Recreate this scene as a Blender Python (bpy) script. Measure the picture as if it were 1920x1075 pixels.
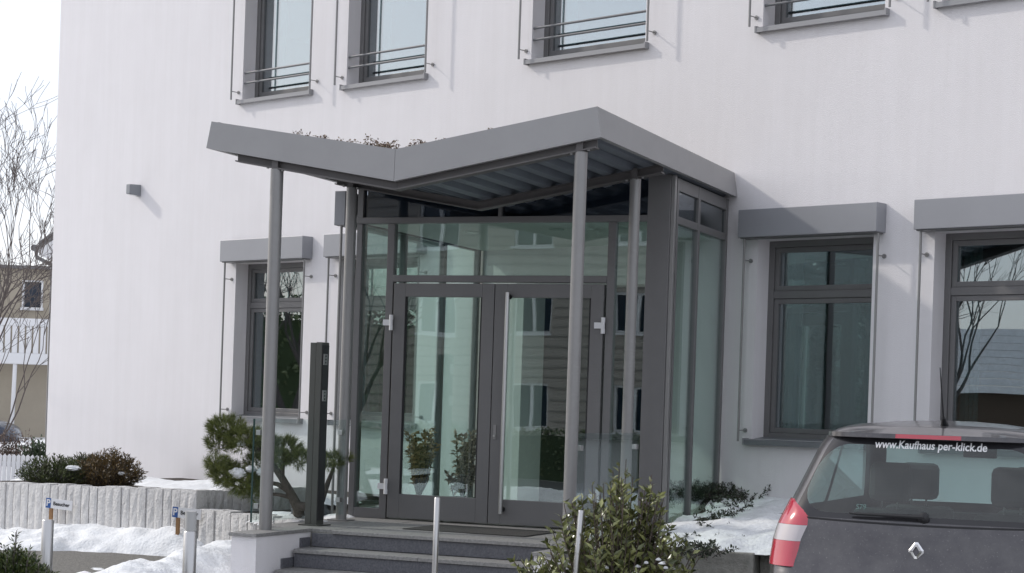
import bpy, math, random
import numpy as np
from mathutils import Vector, Matrix, Euler, Quaternion
random.seed(7); rng = np.random.default_rng(7)
R = math.radians
scene = bpy.context.scene
for o in list(bpy.data.objects): bpy.data.objects.remove(o)
# ------------------------------------------------------------------ camera
FPX = 3416.0; ROLL = math.atan(.0334); AE = R(22.6); AF = R(42.5); PPX, PPY = 960.0, 762.5; CAMH = 1.62
cr, sr = math.cos(ROLL), math.sin(ROLL)
RIGHT = Vector((math.cos(AE), math.sin(AE), 0)); FWD = Vector((-math.sin(AE), math.cos(AE), 0)); UP = Vector((0, 0, 1))
CAM = Vector((0, 0, CAMH))
cd = bpy.data.cameras.new('camera'); cam = bpy.data.objects.new('camera', cd); scene.collection.objects.link(cam)
cx = RIGHT*cr + UP*sr; cy = -RIGHT*sr + UP*cr; cz = -FWD
cam.matrix_world = Matrix(((cx.x, cy.x, cz.x, 0), (cx.y, cy.y, cz.y, 0), (cx.z, cy.z, cz.z, CAMH), (0, 0, 0, 1)))
cd.sensor_width = 36; cd.sensor_fit = 'HORIZONTAL'; cd.lens = FPX/1920*36; cd.shift_y = (PPY-537.5)/1920
cd.clip_start = .1; cd.clip_end = 3000
scene.camera = cam
# ------------------------------------------------------------------ sky, sun, exposure
TRAVEL = Vector((2.765, .063, -1.79)).normalized()
EL = math.asin(-TRAVEL.z); AZ = math.atan2(-TRAVEL.x, -TRAVEL.y)
w = bpy.data.worlds.new('World'); scene.world = w; w.use_nodes = True
nt = w.node_tree; nt.nodes.clear()
sky = nt.nodes.new('ShaderNodeTexSky'); sky.sky_type = 'NISHITA'; sky.sun_disc = False
sky.sun_elevation = EL; sky.sun_rotation = AZ; sky.air_density = 1.0; sky.dust_density = 2.5; sky.ozone_density = 1.0; sky.altitude = 300
bg = nt.nodes.new('ShaderNodeBackground'); bg.inputs[1].default_value = .15
veil = nt.nodes.new('ShaderNodeMix'); veil.data_type = 'RGBA'; veil.inputs[0].default_value = .85; veil.inputs[7].default_value = (3.28, 3.36, 3.66, 1)   # thin even high cloud over the whole sky
wo = nt.nodes.new('ShaderNodeOutputWorld'); nt.links.new(sky.outputs[0], veil.inputs[6]); nt.links.new(veil.outputs[2], bg.inputs[0]); nt.links.new(bg.outputs[0], wo.inputs[0])
sl = bpy.data.lights.new('sun', 'SUN'); sl.energy = 1.0; sl.angle = R(2.2); sl.color = (1, .95, .88)
so = bpy.data.objects.new('sun', sl); scene.collection.objects.link(so); so.rotation_euler = TRAVEL.to_track_quat('-Z', 'Y').to_euler(); so.location = (-20, 0, 20)
scene.render.engine = 'CYCLES'
scene.view_settings.view_transform = 'Standard'; scene.view_settings.look = 'None'
scene.view_settings.exposure = 1.0; scene.view_settings.gamma = 1; scene.view_settings.use_curve_mapping = False
try:
    scene.cycles.transparent_max_bounces = 24; scene.cycles.max_bounces = 10; scene.cycles.caustics_reflective = False; scene.cycles.caustics_refractive = False
except Exception: pass
# ------------------------------------------------------------------ pixel helpers (a pixel gives a direction only)
def ray(x, y):
    dx, dy = x-PPX, y-PPY; u = dx*cr+dy*sr; v = -dx*sr+dy*cr
    return FWD + RIGHT*(u/FPX) - UP*(v/FPX)
def onz(x, y, z=0.0): d = ray(x, y); return CAM + d*((z-CAMH)/d.z)
def atd(x, y, Z): return CAM + ray(x, y)*Z
# ------------------------------------------------------------------ materials
MATS = {}
def mat(name, col, rough=.6, metal=0., bump=0., bscale=60., var=0., vscale=4., spec=.5, col2=None, detail=4., coat=0.):
    if name in MATS: return MATS[name]
    m = bpy.data.materials.new(name); m.use_nodes = True; n = m.node_tree; b = n.nodes['Principled BSDF']
    b.inputs['Base Color'].default_value = (*col, 1); b.inputs['Roughness'].default_value = rough; b.inputs['Metallic'].default_value = metal
    b.inputs['Specular IOR Level'].default_value = spec; b.inputs['Coat Weight'].default_value = coat
    tc = n.nodes.new('ShaderNodeTexCoord')
    if bump:
        t = n.nodes.new('ShaderNodeTexNoise'); t.inputs['Scale'].default_value = bscale; t.inputs['Detail'].default_value = detail
        n.links.new(tc.outputs['Object'], t.inputs['Vector'])
        bp = n.nodes.new('ShaderNodeBump'); bp.inputs['Strength'].default_value = bump; bp.inputs['Distance'].default_value = .02
        n.links.new(t.outputs[0], bp.inputs['Height']); n.links.new(bp.outputs[0], b.inputs['Normal'])
    if var or col2:
        t = n.nodes.new('ShaderNodeTexNoise'); t.inputs['Scale'].default_value = vscale; t.inputs['Detail'].default_value = 6; t.inputs['Roughness'].default_value = .65
        n.links.new(tc.outputs['Object'], t.inputs['Vector'])
        rp = n.nodes.new('ShaderNodeValToRGB'); rp.color_ramp.elements[0].position = .32; rp.color_ramp.elements[1].position = .68
        c2 = col2 if col2 else tuple(max(0, c*(1-var)) for c in col)
        rp.color_ramp.elements[0].color = (*c2, 1); rp.color_ramp.elements[1].color = (*col, 1)
        n.links.new(t.outputs[0], rp.inputs[0]); n.links.new(rp.outputs[0], b.inputs['Base Color'])
    MATS[name] = m; return m
def glass(name, tint, refl=.10, rough=.0, power=5.0):
    m = bpy.data.materials.new(name); m.use_nodes = True; n = m.node_tree; n.nodes.clear()
    out = n.nodes.new('ShaderNodeOutputMaterial'); tr = n.nodes.new('ShaderNodeBsdfTransparent'); gl = n.nodes.new('ShaderNodeBsdfGlossy')
    tr.inputs[0].default_value = (*tint, 1); gl.inputs['Roughness'].default_value = rough; gl.inputs[0].default_value = (.93, .97, 1, 1)
    lw = n.nodes.new('ShaderNodeLayerWeight'); lw.inputs[0].default_value = .5
    pw = n.nodes.new('ShaderNodeMath'); pw.operation = 'POWER'; pw.inputs[1].default_value = power; n.links.new(lw.outputs['Facing'], pw.inputs[0])
    mp = n.nodes.new('ShaderNodeMath'); mp.operation = 'MULTIPLY_ADD'; mp.inputs[1].default_value = 1-refl-.04; mp.inputs[2].default_value = refl+.04; mp.use_clamp = True
    n.links.new(pw.outputs[0], mp.inputs[0])
    # slight unevenness of the sheet
    tc = n.nodes.new('ShaderNodeTexCoord'); ns = n.nodes.new('ShaderNodeTexNoise'); ns.inputs['Scale'].default_value = 1.3; ns.inputs['Detail'].default_value = 1
    bp = n.nodes.new('ShaderNodeBump'); bp.inputs['Strength'].default_value = .05; bp.inputs['Distance'].default_value = .02
    n.links.new(tc.outputs['Object'], ns.inputs['Vector']); n.links.new(ns.outputs[0], bp.inputs['Height']); n.links.new(bp.outputs[0], gl.inputs['Normal'])
    mx = n.nodes.new('ShaderNodeMixShader'); n.links.new(mp.outputs[0], mx.inputs[0]); n.links.new(tr.outputs[0], mx.inputs[1]); n.links.new(gl.outputs[0], mx.inputs[2])
    n.links.new(mx.outputs[0], out.inputs[0]); MATS[name] = m; return m
def leafmat(name, col, col2, rough=.45):
    if name in MATS: return MATS[name]
    m = bpy.data.materials.new(name); m.use_nodes = True; n = m.node_tree; b = n.nodes['Principled BSDF']
    g = n.nodes.new('ShaderNodeNewGeometry'); rp = n.nodes.new('ShaderNodeValToRGB')
    rp.color_ramp.elements[0].color = (*col, 1); rp.color_ramp.elements[1].color = (*col2, 1)
    n.links.new(g.outputs['Random Per Island'], rp.inputs[0]); n.links.new(rp.outputs[0], b.inputs['Base Color'])
    b.inputs['Roughness'].default_value = rough
    MATS[name] = m; return m
plaster = mat('white plaster', (.81, .788, .798), .9, bump=.35, bscale=140, var=.035, vscale=1.3, spec=.2)
def weather(m):
    n = m.node_tree; b = n.nodes['Principled BSDF']; src = b.inputs['Base Color'].links[0].from_socket; tc = n.nodes.new('ShaderNodeTexCoord'); mp = n.nodes.new('ShaderNodeMapping'); mp.inputs['Scale'].default_value = (3.5, 3.5, .22)
    t = n.nodes.new('ShaderNodeTexNoise'); t.inputs['Scale'].default_value = 2.2; t.inputs['Detail'].default_value = 7; t.inputs['Roughness'].default_value = .7; n.links.new(tc.outputs['Object'], mp.inputs[0]); n.links.new(mp.outputs[0], t.inputs['Vector'])
    rp = n.nodes.new('ShaderNodeValToRGB'); rp.color_ramp.elements[0].position = .30; rp.color_ramp.elements[1].position = .62; rp.color_ramp.elements[0].color = (.962,.96,.955,1); rp.color_ramp.elements[1].color = (1,1,1,1)
    mx = n.nodes.new('ShaderNodeMix'); mx.data_type = 'RGBA'; mx.blend_type = 'MULTIPLY'; mx.inputs[0].default_value = 1.; n.links.new(t.outputs[0], rp.inputs[0]); n.links.new(src, mx.inputs[6]); n.links.new(rp.outputs[0], mx.inputs[7]); n.links.new(mx.outputs[2], b.inputs['Base Color'])
weather(plaster)
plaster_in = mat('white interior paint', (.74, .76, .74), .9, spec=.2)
grey = mat('grey coated aluminium', (.30, .30, .31), .42, .15, bump=.02, bscale=30, var=.06, vscale=2.5)
fasciam = mat('grey zinc fascia', (.34, .335, .335), .5, .2, bump=.03, bscale=25, var=.07, vscale=3)
frame_m = mat('anthracite frame', (.165, .162, .162), .4, .1, var=.08, vscale=5)
blindm = mat('grey blind box', (.31, .315, .335), .45, .15, var=.05, vscale=2)
steel_col = mat('grey painted steel', (.27, .265, .26), .35, .3, var=.08, vscale=6)
dark_soffit = mat('dark steel deck', (.17, .19, .22), .45, .3, var=.2, vscale=4)
beamm = mat('dark grey beam', (.12, .112, .11), .5, .1, var=.15, vscale=5)
stainless = mat('brushed stainless steel', (.50, .495, .49), .33, 1., bump=.02, bscale=200)
whitem = mat('white enamel', (.75, .75, .76), .35)
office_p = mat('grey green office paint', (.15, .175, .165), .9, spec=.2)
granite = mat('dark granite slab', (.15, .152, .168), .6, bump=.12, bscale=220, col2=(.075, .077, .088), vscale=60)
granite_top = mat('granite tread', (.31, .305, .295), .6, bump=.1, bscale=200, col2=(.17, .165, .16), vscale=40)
palis = mat('split light granite', (.70, .69, .68), .9, bump=.9, bscale=38, col2=(.56, .55, .54), vscale=14, detail=8)
conc = mat('weathered concrete', (.33, .32, .29), .9, bump=.6, bscale=60, col2=(.2, .195, .175), vscale=12)
asph = mat('asphalt under patchy snow', (.72, .73, .75), .9, bump=.5, bscale=160, col2=(.09, .088, .085), vscale=.5)
pave = mat('grey stone paving', (.2, .19, .17), .9, bump=.7, bscale=45, col2=(.11, .105, .095), vscale=22)
snowm = mat('snow', (.87, .885, .90), .85, bump=.8, bscale=34, spec=.3, detail=9, col2=(.70, .71, .72), vscale=7)
soilm = mat('dark soil', (.05, .038, .028), .95, bump=1, bscale=30, col2=(.02, .016, .012), vscale=20)
bark = mat('grey brown bark', (.14, .11, .09), .9, bump=1, bscale=50, col2=(.07, .055, .045), vscale=30)
twigm = mat('bare twig bark', (.09, .075, .07), .9)
rockm = mat('blue grey boulder', (.12, .13, .14), .85, bump=.8, bscale=14, col2=(.06, .065, .075), vscale=6)
black = mat('black rubber', (.012, .012, .013), .6)
pane_m = glass('insulating glass', (.55, .67, .68), .34)
pane_v = glass('vestibule glass', (.88, .96, .93), .075)
pane_l = glass('insulating glass, ground floor', (.52, .66, .67), .20)
pane_r = glass('railing glass', (.93, .97, .96), -.02)
# ------------------------------------------------------------------ object helpers
COL = scene.collection
class MB:
    def __init__(s): s.v = []; s.f = []
    def add(s, vs, fs):
        k = len(s.v); s.v += [tuple(p) for p in vs]; s.f += [tuple(i+k for i in f) for f in fs]; return s
    def box(s, x0, x1, y0, y1, z0, z1):
        return s.add([(x0,y0,z0),(x1,y0,z0),(x1,y1,z0),(x0,y1,z0),(x0,y0,z1),(x1,y0,z1),(x1,y1,z1),(x0,y1,z1)],
                     [(0,3,2,1),(4,5,6,7),(0,1,5,4),(1,2,6,5),(2,3,7,6),(3,0,4,7)])
    def prism(s, pts, vec):
        n = len(pts); v = Vector(vec); a = [Vector(p) for p in pts]
        return s.add(a+[p+v for p in a], [tuple(range(n-1,-1,-1)), tuple(range(n,2*n))]+[(i,(i+1)%n,n+(i+1)%n,n+i) for i in range(n)])
    def tube(s, pts, rad, n=10, caps=True):
        P = [Vector(p) for p in pts]; rads = rad if isinstance(rad, (list, tuple)) else [rad]*len(P)
        vs = []; fs = []; up = None
        for i, p in enumerate(P):
            d = (P[min(i+1,len(P)-1)]-P[max(i-1,0)]).normalized()
            if up is None: up = d.orthogonal().normalized()
            a = (up-d*up.dot(d)); a = a.normalized() if a.length > 1e-6 else d.orthogonal().normalized(); up = a; b = d.cross(a)
            vs += [p+(a*math.cos(2*math.pi*k/n)+b*math.sin(2*math.pi*k/n))*rads[i] for k in range(n)]
        for i in range(len(P)-1):
            for k in range(n): fs.append((i*n+k, i*n+(k+1)%n, (i+1)*n+(k+1)%n, (i+1)*n+k))
        if caps: fs += [tuple(range(n-1,-1,-1)), tuple(range((len(P)-1)*n, len(P)*n))]
        return s.add(vs, fs)
    def lathe(s, c, prof, n=16):
        c = Vector(c); vs = []; fs = []
        for r_, z in prof: vs += [c+Vector((r_*math.cos(2*math.pi*k/n), r_*math.sin(2*math.pi*k/n), z)) for k in range(n)]
        for i in range(len(prof)-1):
            for k in range(n): fs.append((i*n+k, i*n+(k+1)%n, (i+1)*n+(k+1)%n, (i+1)*n+k))
        fs += [tuple(range(n-1,-1,-1)), tuple(range((len(prof)-1)*n, len(prof)*n))]
        return s.add(vs, fs)
    def build(s, name, m, parent=None, smooth=False, bevel=0, loc=None):
        me = bpy.data.meshes.new(name)
        off = Vector((0,0,0)) if loc is None else Vector(loc)
        vs = [(p[0]-off.x, p[1]-off.y, p[2]-off.z) for p in s.v] if loc is not None else s.v
        me.from_pydata(vs, [], s.f); me.update()
        return link(name, me, m, parent, smooth, bevel, loc)
def link(name, me, m, parent=None, smooth=False, bevel=0, loc=None):
    if m is not None and not me.materials: me.materials.append(m)
    if smooth:
        me.polygons.foreach_set('use_smooth', [True]*len(me.polygons))
        try: me.set_sharp_from_angle(angle=R(40))
        except Exception: pass
    o = bpy.data.objects.new(name, me); COL.objects.link(o)
    if parent is not None: o.parent = parent
    if loc is not None: o.location = loc
    if bevel:
        b = o.modifiers.new('bevel', 'BEVEL'); b.width = bevel; b.segments = 2; b.limit_method = 'ANGLE'
    return o
def thing(name, label, cat, loc=(0,0,0), rz=0., group=None):
    o = bpy.data.objects.new(name, None); COL.objects.link(o); o.location = loc; o.rotation_euler = (0,0,rz); o.empty_display_size = .2
    return tag(o, label, cat, group)
def tag(o, label, cat, group=None, kind=None):
    o['label'] = label; o['category'] = cat
    if group: o['group'] = group
    if kind: o['kind'] = kind
    return o
def struct(o): o['kind'] = 'structure'; return o
def stuff(o, label=None, cat=None):
    o['kind'] = 'stuff'
    if label: o['label'] = label; o['category'] = cat
    return o
def text_mesh(txt, size, m, name, parent, mw, ext=.001, bold=0.):
    c = bpy.data.curves.new(name, 'FONT'); c.body = txt; c.size = size; c.align_x = 'CENTER'; c.align_y = 'CENTER'; c.extrude = ext; c.offset = bold
    t = bpy.data.objects.new(name+'_src', c); COL.objects.link(t)
    dg = bpy.context.evaluated_depsgraph_get(); dg.update(); me = bpy.data.meshes.new_from_object(t.evaluated_get(dg)); bpy.data.objects.remove(t)
    me.transform(mw); me.materials.clear(); return link(name, me, m, parent)
def leaves(C_, D_, L, W, rnd=1.0, fold=.25, shape='leaf'):
    """leaf-shaped faces at centres C_ pointing along D_; returns verts, faces"""
    C_ = np.asarray(C_, float); D_ = np.asarray(D_, float); n = len(C_)
    D_ = D_/np.maximum(np.linalg.norm(D_, axis=1, keepdims=True), 1e-6)
    N_ = rng.normal(size=(n,3)); N_[:,2] += rnd; N_ -= D_*(N_*D_).sum(1, keepdims=True); N_ /= np.maximum(np.linalg.norm(N_, axis=1, keepdims=True), 1e-6)
    S_ = np.cross(D_, N_); L = np.broadcast_to(L, n)[:,None]; W = np.broadcast_to(W, n)[:,None]
    if shape == 'needle':
        v = np.stack([C_-S_*W/2, C_+S_*W/2, C_+D_*L], 1).reshape(-1,3); f = np.arange(3*n).reshape(-1,3)
    else:
        b = C_; t = C_+D_*L-N_*L*.12; l = C_+D_*L*.42+S_*W/2+N_*W*fold; r_ = C_+D_*L*.42-S_*W/2+N_*W*fold; mid = C_+D_*L*.5
        v = np.stack([b, r_, t, l, mid], 1).reshape(-1,3); k = np.arange(n)[:,None]*5
        f = np.concatenate([k+np.array([[0,1,4]]), k+np.array([[1,2,4]]), k+np.array([[2,3,4]]), k+np.array([[3,0,4]])], 0)
    return v, f
def np_mesh(name, v, f, m, parent=None, loc=(0,0,0), smooth=False):
    me = bpy.data.meshes.new(name); v = np.asarray(v)-np.array(loc); me.from_pydata(v.tolist(), [], f.tolist()); me.update()
    return link(name, me, m, parent, smooth, 0, None if parent is not None and tuple(loc) == (0,0,0) else loc if parent is None else (0,0,0))
_ns = [(rng.normal(size=2), rng.uniform(0, 6.28)) for _ in range(40)]
def noise2(x, y, s, k0=0, n=8):
    t = 0
    for i in range(n):
        d, p = _ns[(k0+i) % 40]; t = t+np.sin((x*d[0]+y*d[1])*s*(1+.35*i)+p)/(1+.35*i)
    return t/2.2
def heightfield(name, x0, x1, y0, y1, step, fn, m, smooth=True, zcut=None, loc=None):
    xs = np.arange(x0, x1+step/2, step); ys = np.arange(y0, y1+step/2, step); X, Y = np.meshgrid(xs, ys); Z = fn(X, Y)
    nx, ny = len(xs), len(ys); v = np.stack([X, Y, Z], -1).reshape(-1, 3); idx = np.arange(nx*ny).reshape(ny, nx)
    q = np.stack([idx[:-1,:-1], idx[:-1,1:], idx[1:,1:], idx[1:,:-1]], -1).reshape(-1,4)
    if zcut is not None: q = q[(v[q][:,:,2] > zcut).any(1)]
    c = Vector(((x0+x1)/2, (y0+y1)/2, 0)) if loc is None else Vector(loc)
    me = bpy.data.meshes.new(name); me.from_pydata((v-np.array(c)).tolist(), [], q.tolist()); me.update()
    return link(name, me, m, None, smooth, 0, c)
# ------------------------------------------------------------------ facade frame
ANG = AE-AF; W0 = Vector((-5.132, 17.785, 0)); FX = Vector((math.cos(ANG), math.sin(ANG), 0)); FN = Vector((math.sin(ANG), -math.cos(ANG), 0))
def FW(s, p, z): return W0+FX*s+FN*p+Vector((0,0,z))
def ywall(x): return 17.785+(x+5.132)*math.tan(ANG)
# ================================================================== SETTING
g = MB().box(-400, 400, -400, 700, -1.2, 0).build('ground', asph); struct(g)
# distant wooded hills
def hillfn(X, Y): return 9+8*noise2(X, Y, .012)+1.4*noise2(X, Y, .09, 9)
hm = mat('hazy wooded hill', (.15, .18, .2), .95, col2=(.09, .115, .13), vscale=.12)
hills = heightfield('hills', -420, 60, 330, 520, 6, lambda X, Y: np.clip(hillfn(X, Y)*np.clip((Y-330)/60, 0, 1)*1.0, -1, 60)*1.25, hm); struct(hills)
# ================================================================== OFFICE BUILDING
bld = thing('office_building', 'white plastered office building with grey framed windows and grey blind boxes', 'building', (W0.x, W0.y, 0), ANG)
LOW = [(-7.78,-6.42), (-5.77,-4.40), (.40,1.72), (2.37,3.72), (4.36,5.72)]; LZ = (1.38, 3.36)
UPP = [(-7.77,-6.43), (-5.77,-4.40), (-2.73,-1.12), (.37,1.76), (2.36,3.74), (4.36,5.74)]; UZ = (5.48, 7.34)
opens = [(a,b,*LZ) for a,b in LOW]+[(a,b,*UZ) for a,b in UPP]+[(-2.72,-.98,.48,2.95)]
def wall_with_openings(x0, x1, z0, z1, d0, d1, ops):
    xs = sorted({x0,x1,*[o[0] for o in ops],*[o[1] for o in ops]}); zs = sorted({z0,z1,*[o[2] for o in ops],*[o[3] for o in ops]})
    mb = MB(); ix = {}
    def P(x, d, z):
        k = (round(x,4), round(d,4), round(z,4))
        if k not in ix: ix[k] = len(mb.v); mb.v.append(k)
        return ix[k]
    nx, nz = len(xs)-1, len(zs)-1
    solid = [[not any(o[0]-1e-6 <= (xs[i]+xs[i+1])/2 <= o[1] and o[2]-1e-6 <= (zs[j]+zs[j+1])/2 <= o[3] for o in ops) for j in range(nz)] for i in range(nx)]
    S = lambda i, j: 0 <= i < nx and 0 <= j < nz and solid[i][j]
    for i in range(nx):
        for j in range(nz):
            if not solid[i][j]: continue
            a, b, c, d = xs[i], xs[i+1], zs[j], zs[j+1]
            mb.f.append((P(a,d0,c),P(b,d0,c),P(b,d0,d),P(a,d0,d))); mb.f.append((P(a,d1,c),P(a,d1,d),P(b,d1,d),P(b,d1,c)))
            if not S(i-1,j): mb.f.append((P(a,d0,c),P(a,d0,d),P(a,d1,d),P(a,d1,c)))
            if not S(i+1,j): mb.f.append((P(b,d0,c),P(b,d1,c),P(b,d1,d),P(b,d0,d)))
            if not S(i,j-1): mb.f.append((P(a,d0,c),P(a,d1,c),P(b,d1,c),P(b,d0,c)))
            if not S(i,j+1): mb.f.append((P(a,d0,d),P(b,d0,d),P(b,d1,d),P(a,d1,d)))
    return mb
wall_with_openings(-12, 10, -.4, 9.2, 0, .36, opens).build('wall', plaster, bld)
MB().box(-12, -11.64, .362, 12, -.4, 9.2).build('side_wall', plaster, bld)
MB().box(9.64, 10, .362, 12, -.4, 9.2).build('side_wall', plaster, bld)
MB().box(-11.638, 9.638, 11.64, 12, -.4, 9.2).build('back_wall', plaster, bld)
rf = MB().box(-12.25, 10.25, -.25, 12.25, 9.203, 9.45).build('roof', grey, bld)
floorm = mat('grey interior floor', (.28, .27, .25), .4)
MB().box(-11.637, 9.637, .363, 11.637, .30, .477).build('interior_floor', floorm, bld)
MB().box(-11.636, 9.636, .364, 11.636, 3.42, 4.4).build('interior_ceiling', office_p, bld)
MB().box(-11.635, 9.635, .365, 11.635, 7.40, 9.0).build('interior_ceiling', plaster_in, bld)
for s in (-6.1, -3.9, -.85, 1.95, 3.95):
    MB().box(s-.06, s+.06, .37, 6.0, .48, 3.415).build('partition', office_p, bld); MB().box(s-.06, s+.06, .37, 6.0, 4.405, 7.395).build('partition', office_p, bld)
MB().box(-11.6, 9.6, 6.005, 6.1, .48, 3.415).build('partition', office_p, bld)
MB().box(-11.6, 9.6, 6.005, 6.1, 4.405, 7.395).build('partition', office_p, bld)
curt = mat('pale curtain', (.42, .47, .44), .9, bump=.3, bscale=8)
doorm = mat('brown interior door', (.10, .075, .06), .5)
for s in (-2.9, -1.2): MB().box(s, s+.95, 5.95, 6.002, .48, 2.6).build('interior_door', doorm, bld)
for s in (-2.6, -1.6, -.7):
    for d in (1.4, 3.2): MB().lathe((s, d, 3.395), [(.09,0),(.09,.03)], 14).build('ceiling_spot', mat('spot glass', (.5,.55,.52), .3), bld)
def window(s0, s1, z0, z1, low):
    d0, d1 = .20, .275; t = .065
    fr = MB()
    fr.box(s0, s0+t, d0, d1, z0, z1).box(s1-t, s1, d0, d1, z0, z1).box(s0+t, s1-t, d0, d1, z0, z0+t).box(s0+t, s1-t, d0, d1, z1-t, z1)
    wn = fr.build('window', frame_m, bld, bevel=.004)
    def sash(a, b, c, d):
        u = .05; e0, e1 = d0+.018, d1+.012
        MB().box(a, a+u, e0, e1, c, d).box(b-u, b, e0, e1, c, d).box(a+u, b-u, e0, e1, c, c+u).box(a+u, b-u, e0, e1, d-u, d).build('sash', frame_m, wn, bevel=.003)
        MB().box(a+u-.004, b-u+.004, e0+.022, e0+.034, c+u-.004, d-u+.004).build('pane', pane_l if low else pane_m, wn)
    if low:
        MB().box(s0+t, s1-t, d0+.004, d1, 2.785, 2.86).build('transom', frame_m, wn, bevel=.003)
        sash(s0+t+.002, s1-t-.002, z0+t+.002, 2.783); sash(s0+t+.002, s1-t-.002, 2.862, z1-t-.002)
    else:
        sash(s0+t+.002, s1-t-.002, z0+t+.002, z1-t-.002)
        for zz in (5.70, 5.83): MB().tube([(s0-.005, .03, zz), (s1+.005, .03, zz)], .014, 8).build('safety_rail', mat('dark rail paint', (.15,.155,.165), .55), wn, smooth=True)
    p = .085 if low else .065
    zs = z0
    sm = mat('dark sill metal', (.17,.178,.188), .45, .1) if low else grey
    MB().prism([(s0-.04, d0, zs+.02), (s0-.04, -p, zs-.012), (s0-.04, -p, zs-.06), (s0-.04, -p+.02, zs-.06), (s0-.04, -p+.02, zs-.02), (s0-.04, d0, zs+.005)], (s1-s0+.08, 0, 0)).build('sill', sm, wn)
    MB().box(s0-.052, s0-.036, -p-.004, .0, zs-.064, zs+.004).build('sill_end_cap', grey, wn); MB().box(s1+.036, s1+.052, -p-.004, 0, zs-.064, zs+.004).build('sill_end_cap', grey, wn)
    # curtains inside
    for a, b in ((s0+.02, s0+.22), (s1-.30, s1-.04)):
        pts = []; n = 14
        for i in range(n+1): pts.append((a+(b-a)*i/n, .52+.025*math.sin(i*2.2), 0))
        mb = MB(); k = len(pts)
        mb.add([(x, y, z0-.3) for x, y, _ in pts]+[(x, y, z1+.02) for x, y, _ in pts], [(i, i+1, k+i+1, k+i) for i in range(k-1)]); mb.build('curtain', curt, wn, smooth=True)
def blind(s0, s1, zb, zlow):
    bx = MB().box(s0-.13, s1+.13, -.17, -.0, zb, zb+.275).build('blind_box', blindm, bld, bevel=.005)
    MB().box(s0-.11, s1+.11, -.15, -.02, zb-.012, zb+.0).build('blind_slat_edge', frame_m, bx)
    for s in (s0-.075, s1+.135-.01):
        MB().tube([(s, -.125, zb-.013), (s, -.125, zlow)], .0125, 8).build('guide_rod', steel_col, bx, smooth=True)
        for zz in (zb-.22, zlow+.11):
            MB().tube([(s, -.117, zz), (s, -.0, zz)], .006, 6).tube([(s, -.014, zz), (s, .0, zz)], .022, 10).build('rod_bracket', steel_col, bx, smooth=True)
for a, b in LOW: window(a, b, *LZ, True); blind(a, b, 3.37, 1.35)
for a, b in UPP: window(a, b, *UZ, False); blind(a, b, 7.35, 5.47)
# wall lamp
wl = thing('wall_lamp', 'small grey box lamp mounted alone on the blank white wall', 'lamp', FW(-9.94, 0, 4.34), ANG)
MB().prism([(-.04,-.004,0),(-.04,-.19,.02),(-.04,-.19,.15),(-.04,-.004,.16)], (.08,0,0)).build('housing', mat('lamp grey', (.25,.26,.28), .45), wl, bevel=.004)
MB().box(-.03,.03,-.186,-.05,.004,.012).build('lens', whitem, wl)
# ================================================================== CANOPY
YF = 13.70
can = thing('entrance_canopy', 'grey butterfly-roof entrance canopy on round steel columns', 'canopy', (-6.85, 15.5, .48))
CO = Vector((-6.85, 15.5, .48))
def cb(mb, name, m, parent=None, **k):
    mb.v = [(p[0]-CO.x, p[1]-CO.y, p[2]-CO.z) for p in mb.v]; return mb.build(name, m, parent or can, **k)
TL, TV, TR_ = (-8.645, 4.03), (-6.84, 3.745), (-5.05, 4.045); BL, BV, BR = (-8.69, 3.797), (-6.845, 3.476), (-5.008, 3.798)
def zbot(x): return BL[1]+(BV[1]-BL[1])*(x-BL[0])/(BV[0]-BL[0]) if x < BV[0] else BV[1]+(BR[1]-BV[1])*(x-BV[0])/(BR[0]-BV[0])
# front fascia: two panels meeting in the valley
cb(MB().prism([(TL[0],YF,TL[1]),(BL[0],YF,BL[1]),(BV[0]-.001,YF,BV[1]),(TV[0]-.001,YF,TV[1])], (0,.05,0)), 'fascia', fasciam)
cb(MB().prism([(TV[0]+.002,YF,TV[1]),(BV[0]+.002,YF,BV[1]),(BR[0],YF,BR[1]),(TR_[0],YF,TR_[1])], (0,.05,0)), 'fascia', fasciam)
def sidefascia(T, B, th):
    yT, yB = ywall(T[0])-.005, ywall(B[0])-.005
    v = [(T[0],YF+.051,T[1]),(B[0],YF+.051,B[1]),(B[0],yB,B[1]),(T[0],yT,T[1])]
    mb = MB(); mb.add(v+[(x+th,y,z) for x,y,z in v], [(0,1,2,3),(7,6,5,4),(0,4,5,1),(1,5,6,2),(2,6,7,3),(3,7,4,0)]); return mb
cb(sidefascia(TR_, BR, -.05), 'side_fascia', fasciam); cb(sidefascia(TL, BL, .05), 'side_fascia', fasciam)
# drip edge strip along the top of the fascia
def slab(xa, xb, dz0, dz1, y0=YF+.052, m=None):
    za, zb_ = zbot(xa), zbot(xb)
    return MB().add([(xa,y0,za+dz0),(xb,y0,zb_+dz0),(xb,ywall(xb)-.006,zb_+dz0),(xa,ywall(xa)-.006,za+dz0),(xa,y0,za+dz1),(xb,y0,zb_+dz1),(xb,ywall(xb)-.006,zb_+dz1),(xa,ywall(xa)-.006,za+dz1)],
                    [(0,3,2,1),(4,5,6,7),(0,1,5,4),(1,2,6,5),(2,3,7,6),(3,0,4,7)])
roofm = mat('gravel roof planting', (.14,.11,.075), .95, bump=1, bscale=40, col2=(.06,.055,.03), vscale=14)
for xa, xb in ((-8.60,-6.847), (-6.843,-5.09)):
    cb(slab(xa, xb, .125, .2), 'roof_layer', roofm); cb(slab(xa, xb, .085, .123), 'deck', dark_soffit)
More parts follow.
